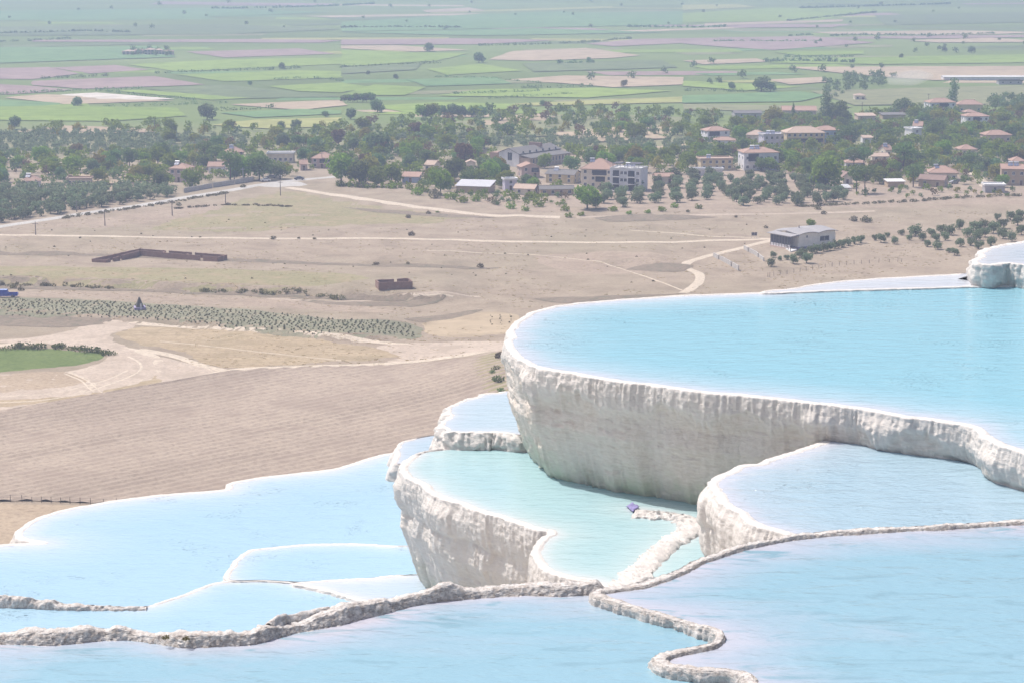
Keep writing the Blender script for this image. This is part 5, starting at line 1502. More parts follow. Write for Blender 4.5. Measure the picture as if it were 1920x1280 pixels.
BL = 'broadleaf_tree'
NAMED = [
 # lone trees on the plain
 (BL, 145, 200, 23, 'round lone tree beside the white strip of field on the left plain', 3),
 (BL, 388, 225, 38, 'large dark spreading tree on the left plain above the yellow field', 3),
 (BL, 28, 243, 32, 'broad tree at the left edge of the plain above the olive grove', 3),
 (BL, 805, 97, 21, 'upright lone tree standing left of the pale tan field', 3),
 (BL, 898, 118, 25, 'tall lone tree at the left corner of the pale tan field', 3),
 (BL, 528, 130, 16, 'lone round tree in the green fields left of centre', 3),
 (BL, 469, 160, 11, 'low lone bush tree in the green fields on the left', 3),
 (BL, 707, 212, 33, 'tall twin topped tree right of the dark row of trees', 3),
 (BL, 658, 224, 27, 'round tree just below the dark row of trees', 3),
 (BL, 742, 149, 13, 'small tilted tree in the green strips left of the tan field', 3),
 (BL, 690, 141, 11, 'small round tree left of the tilted tree in the green strips', 3),
 (BL, 1017, 199, 14, 'small round tree on the bright green strip in the centre', 3),
 (BL, 1104, 116, 11, 'dark round tree at the right end of the hedge below the tan field', 3),
 (BL, 1170, 164, 16, 'thin tree at the edge of the tan stubble right of centre', 6),
 (BL, 1427, 172, 34, 'tall dark tree on the bright green field right of centre', 7),
 (BL, 1444, 172, 22, 'shorter dark tree beside the tall one on the bright green field', 7),
 (BL, 1372, 168, 18, 'small slender tree left of the tall dark tree on the green field', 3),
 (BL, 1350, 156, 10, 'small round tree left of the slender tree on the green field', 3),
 (BL, 1690, 110, 11, 'low round tree in the green field on the upper right', 7),
 (BL, 1822, 100, 16, 'widest of the dark trees in the upper right orchard line', 7),
 (BL, 1770, 98, 14, 'dark tree left of the widest one in the upper right orchard line', 7),
 (BL, 610, 220, 15, 'small round tree by the pale track below the dark row', 3),
 (BL, 555, 243, 24, 'dark rounded tree above the junction, left of a pair', 3),
 (BL, 528, 243, 20, 'dark rounded tree left of the pair above the junction', 3),
 (BL, 592, 246, 17, 'small pale tree right of the pair above the junction', 3),
 (BL, 1195, 262, 38, 'big round green tree above the olive strip in the centre', 0),
 (BL, 1165, 250, 28, 'round green tree left of the big one above the olive strip', 1),
 (BL, 1136, 248, 24, 'round dark green tree, third from the big one above the olive strip', 2),
 (BL, 712, 290, 56, 'very large rounded blue green tree behind the tall green clump', 3),
 (BL, 318, 270, 36, 'large pale green tree in the left olive belt', 4),
 (BL, 364, 268, 24, 'small bright yellow green tree right of the large pale tree', 5),
 # tall clump right of the junction
 (BL, 640, 347, 72, 'tall green tree at the left end of the clump by the dirt road', 0),
 (BL, 672, 349, 58, 'dark green tree low in the clump by the dirt road', 2),
 (BL, 693, 338, 60, 'yellow green tree in the middle of the clump by the dirt road', 5),
 (BL, 706, 350, 46, 'round green tree below the yellow one in the clump', 1),
 (BL, 735, 344, 50, 'green tree at the right end of the clump by the dirt road', 4),
 (BL, 768, 322, 42, 'grey green tree right of the clump, beside the cypress', 3),
 (BL, 826, 366, 62, 'dense dark green tree left of the metal roofed shed', 0),
 (BL, 852, 340, 54, 'tall dark green tree behind the metal roofed shed', 2),
 (BL, 872, 312, 50, 'large reddish crowned tree left of the school', 6),
 (BL, 812, 345, 40, 'green tree beside the orange roofed shack', 1),
 (BL, 903, 346, 36, 'green tree in front of the school gable, left', 0),
 (BL, 945, 332, 32, 'dark green tree in front of the school gable, right', 2),
 (BL, 1022, 316, 34, 'light green tree in front of the school wing', 1),
 (BL, 1101, 393, 56, 'big green tree in front of the red hip roofed three storey house', 0),
 (BL, 1117, 391, 30, 'small dark tree beside the big tree above the dirt road', 2),
 (BL, 1072, 322, 36, 'dark conical tree left of the three storey red roofed house', 7),
 (BL, 1122, 292, 22, 'rusty crowned tree behind the three storey red roofed house', 6),
 (BL, 525, 336, 36, 'dark tree casting shade on the road junction', 2),
 (BL, 486, 338, 58, 'tall dark green tree left of the junction', 2),
 (BL, 458, 338, 55, 'dark green tree behind the roadside wall', 0),
 (BL, 360, 352, 46, 'green tree in front of the red roofed house by the road', 4),
 (BL, 300, 356, 44, 'dense dark green tree above the road, right of the olive grove', 2),
 (BL, 1450, 238, 48, 'large yellowish tree left of the faded red barn', 5),
 (BL, 1392, 258, 32, 'round bright green tree left of the cream hotel', 1),
 (BL, 1548, 352, 78, 'tall olive green tree in the middle of the village front', 4),
 (BL, 1520, 335, 50, 'dark tree left of the tall olive green tree in the village', 2),
 (BL, 1585, 272, 46, 'dense dark tree right of the blue walled house', 7),
 (BL, 1658, 276, 44, 'broad dark tree right of the dense dark one in the village', 7),
 (BL, 1428, 322, 32, 'dark tree in front of the white house with broad red roof', 2),
 (BL, 1692, 214, 36, 'large dark tree at the field edge behind the village', 7),
 (BL, 1756, 262, 46, 'broad conical dark tree in the right part of the village', 7),
 (BL, 1830, 250, 30, 'pale green tree left of the wide red roofed house', 4),
 (BL, 1880, 352, 30, 'bright green bushy tree above the white roofed grey shed', 1),
 (BL, 1570, 232, 50, 'dark tree hugging the right side of the tall poplar', 7),
 (BL, 1520, 428, 22, 'small tree behind the hillside house roof', 4),
 ('poplar_tree', 1548, 236, 66, 'tall pale poplar with a cypress at its foot', 0),
 ('poplar_tree', 1787, 206, 60, 'thin tall poplar in front of the white villa', 1),
 ('cypress_tree', 803, 310, 28, 'dark cypress above the pale roof right of the tall clump', 0),
 ('cypress_tree', 899, 338, 42, 'dark cypress left of the school gable', 1),
 ('cypress_tree', 565, 304, 36, 'dark cypress above the small red gabled hut', 0),
 ('cypress_tree', 1487, 228, 34, 'cypress standing in front of the faded red barn', 1),
 ('cypress_tree', 1536, 240, 30, 'slim cypress at the foot of the tall poplar', 0),
 ('cypress_tree', 1687, 247, 20, 'single cypress above the white cube house', 1),
 ('cypress_tree', 1802, 258, 16, 'small cypress between the right hand trees', 0),
 ('cypress_tree', 1877, 262, 22, 'cypress in front of the wide red roofed house', 1),
 ('cypress_tree', 1728, 208, 16, 'short cypress left of the white villa', 0),
 ('cypress_tree', 1140, 345, 20, 'small cypress between the three storey house and the apartment block', 0),
 ('pine_tree', 385, 312, 50, 'tall pine left of a pair above the road', 0),
 ('pine_tree', 405, 316, 46, 'shorter pine of the pair above the road', 1),
 ('pine_tree', 432, 340, 62, 'tall thin trunked pine beside the junction trees', 2),
 ('pine_tree', 1600, 320, 42, 'left of two dark umbrella pines over a red roof', 0),
 ('pine_tree', 1619, 320, 46, 'right of two dark umbrella pines over a red roof', 1),
 ('pine_tree', 1606, 364, 58, 'tall dark pine with bare trunks at the village front, left of two', 2),
 ('pine_tree', 1622, 363, 54, 'tall dark pine with bare trunks at the village front, right of two', 0),
 ('pine_tree', 1695, 326, 62, 'large dark pine behind the white awning shelter', 1),
 ('pine_tree', 1712, 352, 46, 'dark conical pine left of the grey brown shed', 2),
]
for nd in NAMED: named(nd[0], nd[1], nd[2], nd[3], nd[4], nd[5])

# hillside olives to the right, each where the photo has it
hill = [(1446, 499, 17), (1450, 482, 12), (1488, 494, 18), (1513, 493, 22), (1500, 483, 16), (1507, 478, 15), (1520, 475, 16), (1532, 474, 18), (1545, 471, 17), (1556, 469, 17), (1567, 466, 17), (1578, 463, 16), (1590, 460, 15), (1603, 457, 16), (1614, 455, 15), (1475, 486, 10), (1462, 488, 9),
        (1652, 454, 18), (1677, 457, 15), (1640, 450, 12), (1664, 444, 10), (1716, 442, 22), (1746, 444, 18), (1766, 437, 18), (1781, 440, 20), (1800, 430, 20), (1739, 462, 14), (1758, 467, 16), (1800, 462, 18), (1790, 478, 15), (1831, 436, 24), (1831, 450, 20), (1862, 437, 24), (1870, 412, 14), (1895, 412, 18),
        (1912, 409, 17), (1897, 452, 20), (1908, 422, 20), (1835, 466, 17), (1858, 460, 18), (1779, 473, 10), (1820, 460, 17), (1846, 444, 20), (1880, 447, 22), (1880, 428, 20), (1755, 452, 16), (1730, 450, 16), (1705, 450, 12), (1690, 440, 11), (1845, 426, 16), (1915, 440, 20), (1815, 444, 20), (1772, 450, 16)]
for k, (a, b, hp) in enumerate(hill):
    named('olive_tree', a, b + 1, hp * 1.12, 'olive tree on the dry hillside right of the hillside house' if a > 1630 else 'olive tree in the row just below the hillside house', None, 'olives on the dry hillside' if a > 1630 else 'olives below the hillside house', parts=True)
# olive columns below the apartment block
cols_ = [(1138, 352, 388), (1168, 348, 390), (1198, 344, 388), (1236, 338, 386), (1269, 336, 386), (1302, 334, 384), (1331, 334, 384)]
for cx, y0, y1 in cols_:
    yy = y0
    while yy < y1:
        named('olive_tree', cx + random.uniform(-4, 4) - (yy - y0) * .1, yy, random.uniform(20, 25), 'olive tree in the straight rows below the white apartment block', None, 'olive rows below the apartment block')
        yy += random.uniform(7, 10)
pts = region_points([(1340, 338), (1450, 334), (1560, 342), (1600, 372), (1540, 388), (1380, 390), (1340, 380)], 8.0)
for x, y in pts:
    if clear(x, y): plant('olive_tree', x, y, random.uniform(3.6, 5.4), 'olive tree in the dry ground in front of the right hand village', 'olives in front of the village', parts=True)
nol = sum(1 for o in bpy.data.objects if o.parent is None and o.name.startswith('olive_tree'))
# olive groves on the left: nearest ones as trees, the rest as one grove
g1 = region_points([(-70, 354), (110, 354), (250, 350), (320, 354), (335, 367), (250, 381), (130, 400), (0, 419), (-70, 430)], 5.2, .7)
g2 = np.concatenate([region_points([(-70, 258), (100, 250), (260, 255), (480, 262), (440, 285), (300, 296), (100, 292), (-70, 292)], 6.4, .8),
                     region_points([(720, 262), (860, 250), (960, 262), (1050, 262), (1300, 268), (1300, 292), (1120, 288), (1040, 280), (840, 278)], 7, .8)])
g1 = g1[np.argsort(g1[:, 1])]
room = max(0, 296 - nol)
for x, y in g1[:room]: plant('olive_tree', x, y, random.uniform(3.6, 5.0), 'olive tree in the dense grove beside the paved road on the left', 'olives of the left grove', parts=False)
spots = [(x, y, random.uniform(3.4, 4.8), 'olive_tree', random.randrange(4)) for x, y in list(g1[room:]) + list(g2)]
mass('olive_grove', 'grey green olive groves behind the roadside olives', spots, None)

# belts of broadleaf trees
REG = [
 ([(-70, 296), (120, 290), (300, 292), (430, 272), (520, 262), (640, 262), (640, 300), (560, 330), (470, 338), (380, 346), (300, 350), (100, 350), (-70, 352)], 8.0, 'tree in the mixed belt left of the road junction', 'trees of the left belt'),
 ([(640, 262), (760, 256), (900, 262), (930, 300), (960, 335), (1010, 345), (1080, 366), (1000, 384), (880, 372), (800, 356), (740, 346), (640, 345)], 7.5, 'tree in the belt between the junction and the school', 'trees around the school'),
 ([(470, 252), (640, 236), (760, 226), (900, 212), (1010, 208), (1180, 205), (1360, 216), (1330, 262), (1190, 262), (1000, 262), (880, 262), (700, 262), (560, 262)], 10.5, 'tree in the open wooded strip between the village and the green fields', 'trees of the open strip'),
 ([(1050, 284), (1180, 290), (1300, 290), (1300, 330), (1220, 330), (1100, 312)], 7, 'tree in the orchard behind the white apartment block', 'trees behind the apartment block'),
 ([(1290, 262), (1380, 240), (1440, 222), (1600, 222), (1750, 212), (1980, 212), (1980, 352), (1800, 346), (1640, 352), (1540, 335), (1400, 322), (1300, 320)], 6.3, 'tree among the houses of the right hand village', 'trees of the right hand village'),
 ([(0, 246), (300, 236), (480, 246), (470, 262), (260, 256), (60, 256)], 12, 'tree along the top edge of the left olive belt', 'trees above the left olive belt'),
]
REG += [([(850, 364), (1000, 368), (1135, 362), (1130, 390), (1000, 393), (880, 380)], 7.5, 'tree in the scrub along the dirt road below the school', 'trees below the school'),
        ([(1560, 352), (1700, 352), (1980, 356), (1980, 374), (1700, 372), (1560, 376)], 9, 'tree in the scrub at the front edge of the right hand village', 'trees at the village front')]
cand = []
for pp, sp, lb, gr in REG:
    for x, y in region_points(pp, sp, .9):
        hgt = float(np.clip(rng.normal(5.6, 1.9), 2.4, 11))
        if 'scrub' in lb: hgt = float(rng.uniform(1.8, 4.0))
        if not clear(x, y) : continue
        if hides(x, y, hgt):
            hgt *= .5
            if hgt < 2.2 or hides(x, y, hgt, .4): continue
        cand.append((hgt / mpp(y), x, y, hgt, lb, gr))
cand.sort(reverse=True)
nb = sum(1 for o in bpy.data.objects if o.parent is None and o.name.startswith(BL))
VARS = [0, 1, 2, 3, 4, 0, 1, 4, 0, 7, 4, 5, 5, 6, 2, 3, 1]
for c in cand[:max(0, 298 - nb)]:
    vv = random.choice(VARS)
    adj = {0: 'green', 1: 'green', 2: 'dark green', 3: 'blue green', 4: 'bright green', 5: 'yellowish', 6: 'rusty', 7: 'very dark'}[vv]
    sz = 'tall ' if c[3] > 8 else ('low ' if c[3] < 5 else '')
    plant(BL, c[1], c[2], c[3], sz + adj + ' ' + c[4], sz + adj + ' ' + c[5], None, vv)
spots = [(c[1], c[2], c[3], BL, random.choice(VARS)) for c in cand[max(0, 298 - nb):]]
# sparse orchard trees on the far right plain
for pp, sp in (([(1500, 178), (1560, 165), (1650, 140), (1700, 150), (1660, 170), (1560, 185)], 22), ([(1440, 88), (1600, 70), (1980, 66), (1980, 106), (1700, 106)], 60), ([(1540, 150), (1660, 140), (1660, 165), (1560, 175)], 14), ([(1840, 195), (1980, 180), (1980, 208), (1860, 208)], 9), ([(230, 96), (325, 96), (325, 106), (230, 107)], 16), ([(0, 5), (1900, 5), (1900, 60), (0, 60)], 190), ([(1050, 120), (1700, 120), (1650, 160), (1100, 160)], 70)):
    for x, y in region_points(pp, sp, 1.0): spots.append((x, y, float(rng.uniform(4, 8.5)), BL, random.choice([2, 3, 7, 3])))
mass('distant_trees', 'farther trees of the village belt and plain', spots, None)

# row of dark trees on the plain
for k, a in enumerate([643, 652, 661, 670, 679, 688, 697]):
    named(BL, a, 192, [14, 18, 17, 21, 20, 21, 22][k], 'tree in the straight dark row left of the twin topped tree', 2, 'dark row of trees on the plain', parts=False)
for k, a in enumerate([830, 848, 866, 884, 902]):
    named(BL, a, 220, [28, 32, 28, 24, 26][k], 'tree in the dark clump on the plain above the reddish tree', 3, 'dark clump on the plain', parts=True)

# hedges between the fields
foliage_mat('leaf_reed', (.11, .14, .06), (.17, .19, .085), .1)
def hedge(label, pl, hgt, leaf='leaf_blue', width=2.0, dens=1.0):
    P = np.array(pl, float); x, y, z = at(P[:, 0], P[:, 1])
    D, _ = catmull(np.stack([x, y], 1), False, lambda k: 4.0 if pl[0][1] < 250 else 1.3)
    lob = []
    for q in D:
        if rng.random() < .05: continue
        s = hgt * (.5 + .6 * rng.random())
        lob.append((q[0] + rng.normal() * .8, q[1] + rng.normal() * .8, float(terrain(q[0], q[1])) + s * .45, width * (.7 + .7 * rng.random()), s * .55))
    if not lob: return
    V, Fq = leaf_cloud(lob, int(len(lob) * 22 * dens), .22 * max(1, hgt / 2) * max(1, float(y.mean()) / 900), rng, .5)
    c = np.array([V[:, 0].mean(), V[:, 1].mean(), float(terrain(V[:, 0].mean(), V[:, 1].mean()))])
    me = np_mesh('hedge', V - c, Fq); me.materials.append(MATS[leaf])
    tag(obj('hedge', me, None, None, tuple(c)), label, 'hedge')
HD = [
 ('long dark hedge above the bright green strip on the left plain', [(295, 138), (360, 136), (430, 133), (520, 131), (560, 128)], 4),
 ('dark hedge below the mauve field on the left plain', [(80, 148), (140, 146), (200, 143)], 4),
 ('reddish hedge under the leftmost mauve field', [(0, 178), (60, 175), (120, 172), (200, 170), (260, 167)], 4),
 ('brown hedge running down right of the white strip', [(205, 172), (260, 180), (320, 185), (360, 188)], 3.5),
 ('dark hedge above the green field with the white strip', [(200, 201), (280, 199), (340, 197), (420, 194)], 4),
 ('low dark hedge above the teal field on the left', [(410, 208), (470, 206), (510, 203)], 5),
 ('dark hedge left of the upright lone tree', [(640, 127), (720, 124), (780, 121), (822, 119)], 4),
 ('short thick hedge below the pale tan field', [(1042, 121), (1070, 120), (1110, 119)], 7),
 ('thin hedge along the green strips in the centre', [(820, 145), (900, 147), (960, 152), (1010, 156)], 3),
 ('dark hedge right of centre under the tan stubble', [(980, 166), (1040, 165), (1110, 163)], 4.5),
 ('dark double hedge across the centre green strips', [(850, 178), (930, 176), (1010, 173)], 4.5),
 ('lower dark hedge across the centre green strips', [(920, 186), (1000, 182), (1070, 178)], 3.5),
 ('wide dark hedge in the right hand fields below the mauve field', [(1435, 117), (1490, 116), (1550, 117), (1600, 119)], 7),
 ('upper dark hedge in the right hand fields', [(1475, 107), (1540, 108), (1600, 107)], 4),
 ('hedge above the mauve field on the right', [(1340, 79), (1400, 78), (1460, 79), (1540, 78)], 4),
 ('short hedge at the top of the right mauve field', [(1480, 68), (1520, 66)], 4),
 ('dark hedge along the teal field right of centre', [(1285, 171), (1330, 171), (1395, 173)], 4),
 ('brushy line under the tan field far right', [(1560, 68), (1640, 66), (1740, 67), (1860, 64)], 4),
 ('hedge line at the left under the topmost mauve strip', [(0, 79), (60, 77), (130, 73)], 4),
 ('thin hedge line near the top left of the plain', [(0, 64), (90, 62), (160, 60), (240, 62)], 5),
 ('thin hedge line near the top centre of the plain', [(640, 53), (760, 52), (860, 53)], 5),
 ('thin hedge line near the top right of the plain', [(1180, 51), (1290, 52), (1360, 51)], 5),
 ('dark diagonal hedge in the upper right fields', [(1480, 40), (1560, 32), (1640, 24)], 4),
 ('long faint hedge at the very top right', [(1500, 16), (1640, 12), (1780, 8)], 5),
 ('faint hedge at the very top left of centre', [(400, 17), (560, 14), (700, 8)], 5),
 ('thin dark hedge above the centre mauve field', [(900, 86), (1000, 84), (1100, 80), (1180, 73)], 4),
 ('hedge under the green strip left of the lone tilted tree', [(520, 150), (600, 148), (640, 153)], 3.5),
 ('tall reed fringe along the top of the bright green field at the left edge', [(-30, 653), (30, 650), (70, 652), (110, 650), (150, 652), (185, 660), (200, 664)], 2.6),
 ('scrubby line along the paved road verge', [(120, 410), (220, 395), (320, 380), (420, 363)], .9),
 ('olive brown scrub line on the terrace bank at the left', [(0, 536), (90, 537), (200, 542)], 1.2),
 ('olive brown scrub line on the terrace bank in the middle', [(380, 547), (470, 550), (560, 552), (640, 553)], 1.4),
 ('dark green hedge of bushes under the tall clump beside the dirt road', [(640, 349), (690, 353), (740, 352), (800, 362)], 3),
 ('scrub strip along the foot of the village on the right', [(1500, 388), (1600, 384), (1720, 378), (1800, 372), (1910, 368)], 1.2),
 ('thin weed line across the dry field above the long track', [(330, 392), (430, 385), (540, 388)], .7),
]
for lb, pl, hg in HD:
    far = pl[0][1] < 250
    if far: hg = hg * .6
    if 'reed' in lb: hedge(lb, [(a, b + 3) for a, b in pl], 1.5, 'leaf_reed', 1.5, 2.5); continue
    hedge(lb, pl, hg, 'leaf_blue' if far else ('leaf_green' if 'green' in lb else 'leaf_scrub'), 2.2 if far else 1.0, 1.0 if far else 1.6)

# shrubs
SH = [(512, 449, 8), (765, 409, 8), (803, 402, 7), (820, 399, 5), (772, 442, 10), (705, 498, 8), (900, 502, 10), (765, 496, 6), (590, 449, 5), (150, 447, 4), (560, 448, 5), (1534, 393, 9), (1545, 402, 8), (1625, 417, 15), (1600, 415, 12), (1436, 428, 6), (1460, 438, 9),
      (938, 672, 16), (930, 694, 12), (934, 716, 16), (940, 736, 12), (922, 700, 9), (655, 350, 12), (680, 352, 14), (735, 354, 14), (783, 366, 18), (815, 372, 20), (845, 374, 18), (868, 380, 16), (892, 378, 14), (930, 384, 14), (958, 392, 16), (985, 396, 12), (1010, 388, 18), (1060, 396, 14), (1066, 408, 13), (1090, 405, 10),
      (1240, 396, 12), (1265, 390, 12), (1310, 392, 12), (375, 446, 4), (455, 352, 8), (335, 386, 8), (40, 545, 9), (25, 541, 10), (1380, 408, 5), (1290, 398, 6), (1180, 402, 9), (1215, 400, 9), (1150, 396, 12)]
gl = ['small shrub in the dry middle ground, alone among dead grass', 'shrub on the brown slope left of the tall pool wall', 'leafy bush along the lower edge of the village trees']
for a, b, hp in SH:
    j = 1 if (900 < a < 950 and b > 650) else (2 if 340 < b < 410 and 640 < a < 1320 else 0)
    named('shrub', a, b, hp, gl[j], [1, 0, 2][j] if random.random() < .7 else 3, ['lone shrubs of the dry ground', 'shrubs by the tall pool wall', 'bushes below the village'][j], parts=False)
for k in range(70):
    a, b = random.uniform(0, 1400), random.uniform(410, 530)
    if a > 1250 and b > 480: continue
    p = atv(a, b)
    if clear(p.x, p.y): plant('shrub', p.x, p.y, random.uniform(.25, .6), 'tiny dry tuft scattered over the fallow fields', 'dry tufts', 'tuft', random.choice([1, 3]), False)

# young orchard rows
P = region_points([(-30, 561), (180, 565), (330, 573), (500, 586), (640, 600), (768, 609), (780, 634), (600, 629), (330, 604), (200, 595), (-30, 590)], 1.45, .7)
P = np.concatenate([P, region_points([(905, 590), (962, 592), (955, 612), (910, 610)], 2.5, .3)])
P = P[np.argsort(P[:, 1])]
for x, y in P[:300]: plant('young_olive', x, y, random.uniform(.35, .65), 'young sapling in the planted rows of the middle ground strip', 'saplings in rows', 'sapling', None, False)
mass('sapling_rows', 'farther saplings of the planted strip', [(x, y, random.uniform(.35, .65), 'young_olive', random.randrange(2)) for x, y in P[300:]], None)

# ------------------------------------------------------------------ poles, fences, vehicles and other small things
mat_plain('pole_wood', (.20, .17, .15), .9)
mat_plain('pole_concrete', (.55, .54, .52), .8)
mat_plain('wire', (.25, .24, .23), .5, .6)
def pole(px, py, hp, label, conc=False):
    p = atv(px, py); h = hpx_to_m(p.y, hp)
    e = empty('utility_pole', p, random.uniform(-.4, .4)); tag(e, label, 'pole', 'utility poles')
    m = 'pole_concrete' if conc else 'pole_wood'
    MB().tube((0, 0, -.5), (0, 0, h), .2, .12, 7).build('shaft', m, e)
    MB().box(-1.0, 1.0, -.07, .07, h - .7, h - .56).build('crossarm', m, e)
    for x in (-.9, 0, .9): MB().tube((x, 0, h - .56 if x else h), (x, 0, h - .3 if x else h + .22), .06, .04, 6).build('insulator', 'wall_white', e)
PL = [(67, 441, 25, 'leftmost utility pole in front of the paved road'), (197, 424, 30, 'second utility pole from the left below the paved road'), (323, 405, 30, 'third utility pole from the left below the paved road'), (423, 383, 22, 'fourth utility pole, in front of the roadside wall'),
      (526, 367, 28, 'utility pole standing in the dry field below the junction'), (456, 341, 26, 'pale utility pole behind the roadside wall'), (494, 339, 24, 'pale utility pole at the junction trees'), (232, 352, 26, 'utility pole above the left olive grove'), (144, 398, 22, 'thin pole inside the left olive grove by the road'),
      (290, 246, 22, 'utility pole at the field edge above the left olive belt'), (1616, 218, 26, 'utility pole behind the village beside the long sheds'), (604, 316, 30, 'utility pole beside the red roofed house at the junction'), (1197, 214, 14, 'small pole at the field edge in the centre'), (1741, 190, 14, 'small pole left of the white villa')]
for a, b, hp, lb in PL: pole(a, b, hp, lb, 'pale' in lb)

def fence(label, pl, step, h, nw=3):
    P = np.array(pl, float); x, y, z = at(P[:, 0], P[:, 1])
    D, _ = catmull(np.stack([x, y], 1), False, lambda k: step)
    o3 = Vector((D[0][0], D[0][1], float(terrain(D[0][0], D[0][1]))))
    e = empty('wire_fence', o3); tag(e, label, 'fence')
    tops = []
    for q in D:
        z = float(terrain(q[0], q[1])); b = Vector((q[0], q[1], z)) - o3
        lean = Vector((random.gauss(0, .05), random.gauss(0, .05), 1)) * h * random.uniform(.85, 1.1)
        MB().tube(b - Vector((0, 0, .3)), b + lean, .07, .055, 6).build('post', 'pole_wood', e); tops.append((b, lean))
    for w in range(nw):
        mb = MB()
        for k in range(len(tops) - 1):
            mb.tube(tops[k][0] + tops[k][1] * (.3 + .3 * w), tops[k + 1][0] + tops[k + 1][1] * (.3 + .3 * w), .012, .012, 4, cap=False)
        mb.build('wire', 'wire', e)
fence('thin wire fence between the two ploughed fields at lower left', [(-40, 938), (60, 941), (150, 944), (260, 948)], 1.9, 1.2)
fence('wire fence across the dry slope right of the hillside house', [(1690, 492), (1630, 494), (1560, 500), (1500, 510), (1440, 520)], 2.8, 1.3)

def car(px, py, rot, paint, label, pick=False):
    p = atv(px, py); p.z += .1
    e = empty('parked_car', p, rot); tag(e, label, 'car', 'cars at the road junction')
    mat_plain('paint_' + paint, {'white': (.75, .75, .76), 'dark': (.05, .06, .09), 'grey': (.30, .31, .33), 'blue': (.04, .10, .42)}[paint], .3, .2)
    prof = [(-2.1, .35), (-2.15, .75), (-1.9, .95), (-1.35, 1.02), (-.75, 1.45), (.75, 1.48), (1.5, 1.0), (2.1, .9), (2.15, .4)]
    n = len(prof); vs = []
    for yy, sh in ((-.82, 0), (.82, 0)):
        vs += [(x, yy * (1 if z < 1.1 else .86), z) for x, z in prof]
    fs = [tuple(range(n)), tuple(range(2 * n - 1, n - 1, -1))] + [(k, k + n, (k + 1) % n + n, (k + 1) % n) for k in range(n)]
    MB().add(vs, fs).build('body', 'paint_' + paint, e)
    for s in (-1, 1):
        MB().add([(-1.15, s * .84, 1.06), (1.25, s * .84, 1.06), (.68, s * .735, 1.42), (-.7, s * .735, 1.42)], [(0, 1, 2, 3) if s < 0 else (3, 2, 1, 0)]).build('window', 'window_glass', e)
        for x in (-1.3, 1.3): MB().tube((x, s * .62, .33), (x, s * .86, .33), .33, .33, 12).build('wheel', 'rail_dark', e)
car(498, 341, .3, 'white', 'white car on the road at the junction')
car(509, 335, .1, 'grey', 'grey car parked in the tree shade behind the white car')
car(519, 334, .05, 'white', 'pale car parked in the tree shade, right of the grey one')
car(561, 338, .2, 'dark', 'dark car parked at the right side of the junction')
car(1788, 345, .5, 'grey', 'grey car parked beside the sandy lane in the village')

def truck():
    p = atv(12, 558); e = empty('blue_truck', p, .05); tag(e, 'bright blue pickup truck cut off by the left edge of the photo', 'truck')
    mat_plain('paint_truck', (.035, .07, .42), .35, .1)
    mat_plain('truck_top', (.45, .55, .85), .4)
    MB().add([(-3.2, -.9, .5), (.6, -.9, .5), (.6, .9, .5), (-3.2, .9, .5), (-3.2, -.9, 1.3), (.6, -.9, 1.35), (.6, .9, 1.35), (-3.2, .9, 1.3), (-2.2, -.78, 2.2), (.35, -.78, 2.2), (.35, .78, 2.2), (-2.2, .78, 2.2)],
             [(3, 2, 1, 0), (0, 1, 5, 4), (1, 2, 6, 5), (2, 3, 7, 6), (3, 0, 4, 7), (4, 5, 9, 8), (5, 6, 10, 9), (6, 7, 11, 10), (7, 4, 8, 11), (8, 9, 10, 11)]).build('cab', 'paint_truck', e)
    MB().box(-2.1, .3, -.74, .74, 2.202, 2.32).build('cab_roof', 'truck_top', e)
    MB().box(.62, 3.2, -.95, .95, .55, .72).build('bed_floor', 'paint_truck', e)
    for (a, b, c, d) in ((.62, 3.2, -.95, -.87), (.62, 3.2, .87, .95), (3.12, 3.198, -.868, .868)): MB().box(a, b, c, d, .722, 1.35).build('bed_side', 'paint_truck', e)
    for x in (-2.3, 1.9):
        for s in (-1, 1): MB().tube((x, s * .7, .42), (x, s * .98, .42), .42, .42, 14).build('wheel', 'rail_dark', e)
    for s in (-1, 1): MB().add([(-1.9, s * .862, 1.42), (.2, s * .862, 1.42), (.15, s * .80, 2.05), (-1.6, s * .80, 2.05)], [(0, 1, 2, 3) if s < 0 else (3, 2, 1, 0)]).build('window', 'window_glass', e)
truck()

def hut():
    p = atv(262, 580); e = empty('field_hut', p, .25); tag(e, 'small dark pointed hut with a pale doorway among the saplings', 'hut')
    mat_plain('hut_thatch', (.13, .12, .10), .9)
    w, d, h = 1.4, 1.6, 3.3
    MB().add([(-w, -d, -.2), (w, -d, -.2), (w, d, -.2), (-w, d, -.2), (-.18, -d * .4, h), (.18, -d * .4, h), (.18, d * .4, h), (-.18, d * .4, h)],
             [(3, 2, 1, 0), (0, 1, 5, 4), (1, 2, 6, 5), (2, 3, 7, 6), (3, 0, 4, 7), (4, 5, 6, 7)]).build('roof', 'hut_thatch', e)
    MB().box(-w - .1, w + .1, -d - .1, d + .1, -.3, .75).build('base', 'plinth_violet', e)
    MB().box(.05, .42, -d - .16, -d - .102, .2, 1.9).build('doorway', 'wall_white', e)
hut()

def signboard():
    p = atv(1414, 448); e = empty('signboard', p, .1); tag(e, 'dark two panel signboard at the end of the long track', 'sign')
    for x in (-.9, 0, .9): MB().tube((x, 0, -.3), (x, 0, 2.3), .06, .06, 6).build('post', 'pole_concrete', e)
    for x in (-.95, .05): MB().box(x, x + .9, -.12, -.062, 1.1, 2.2).build('panel', 'rail_dark', e)
signboard()

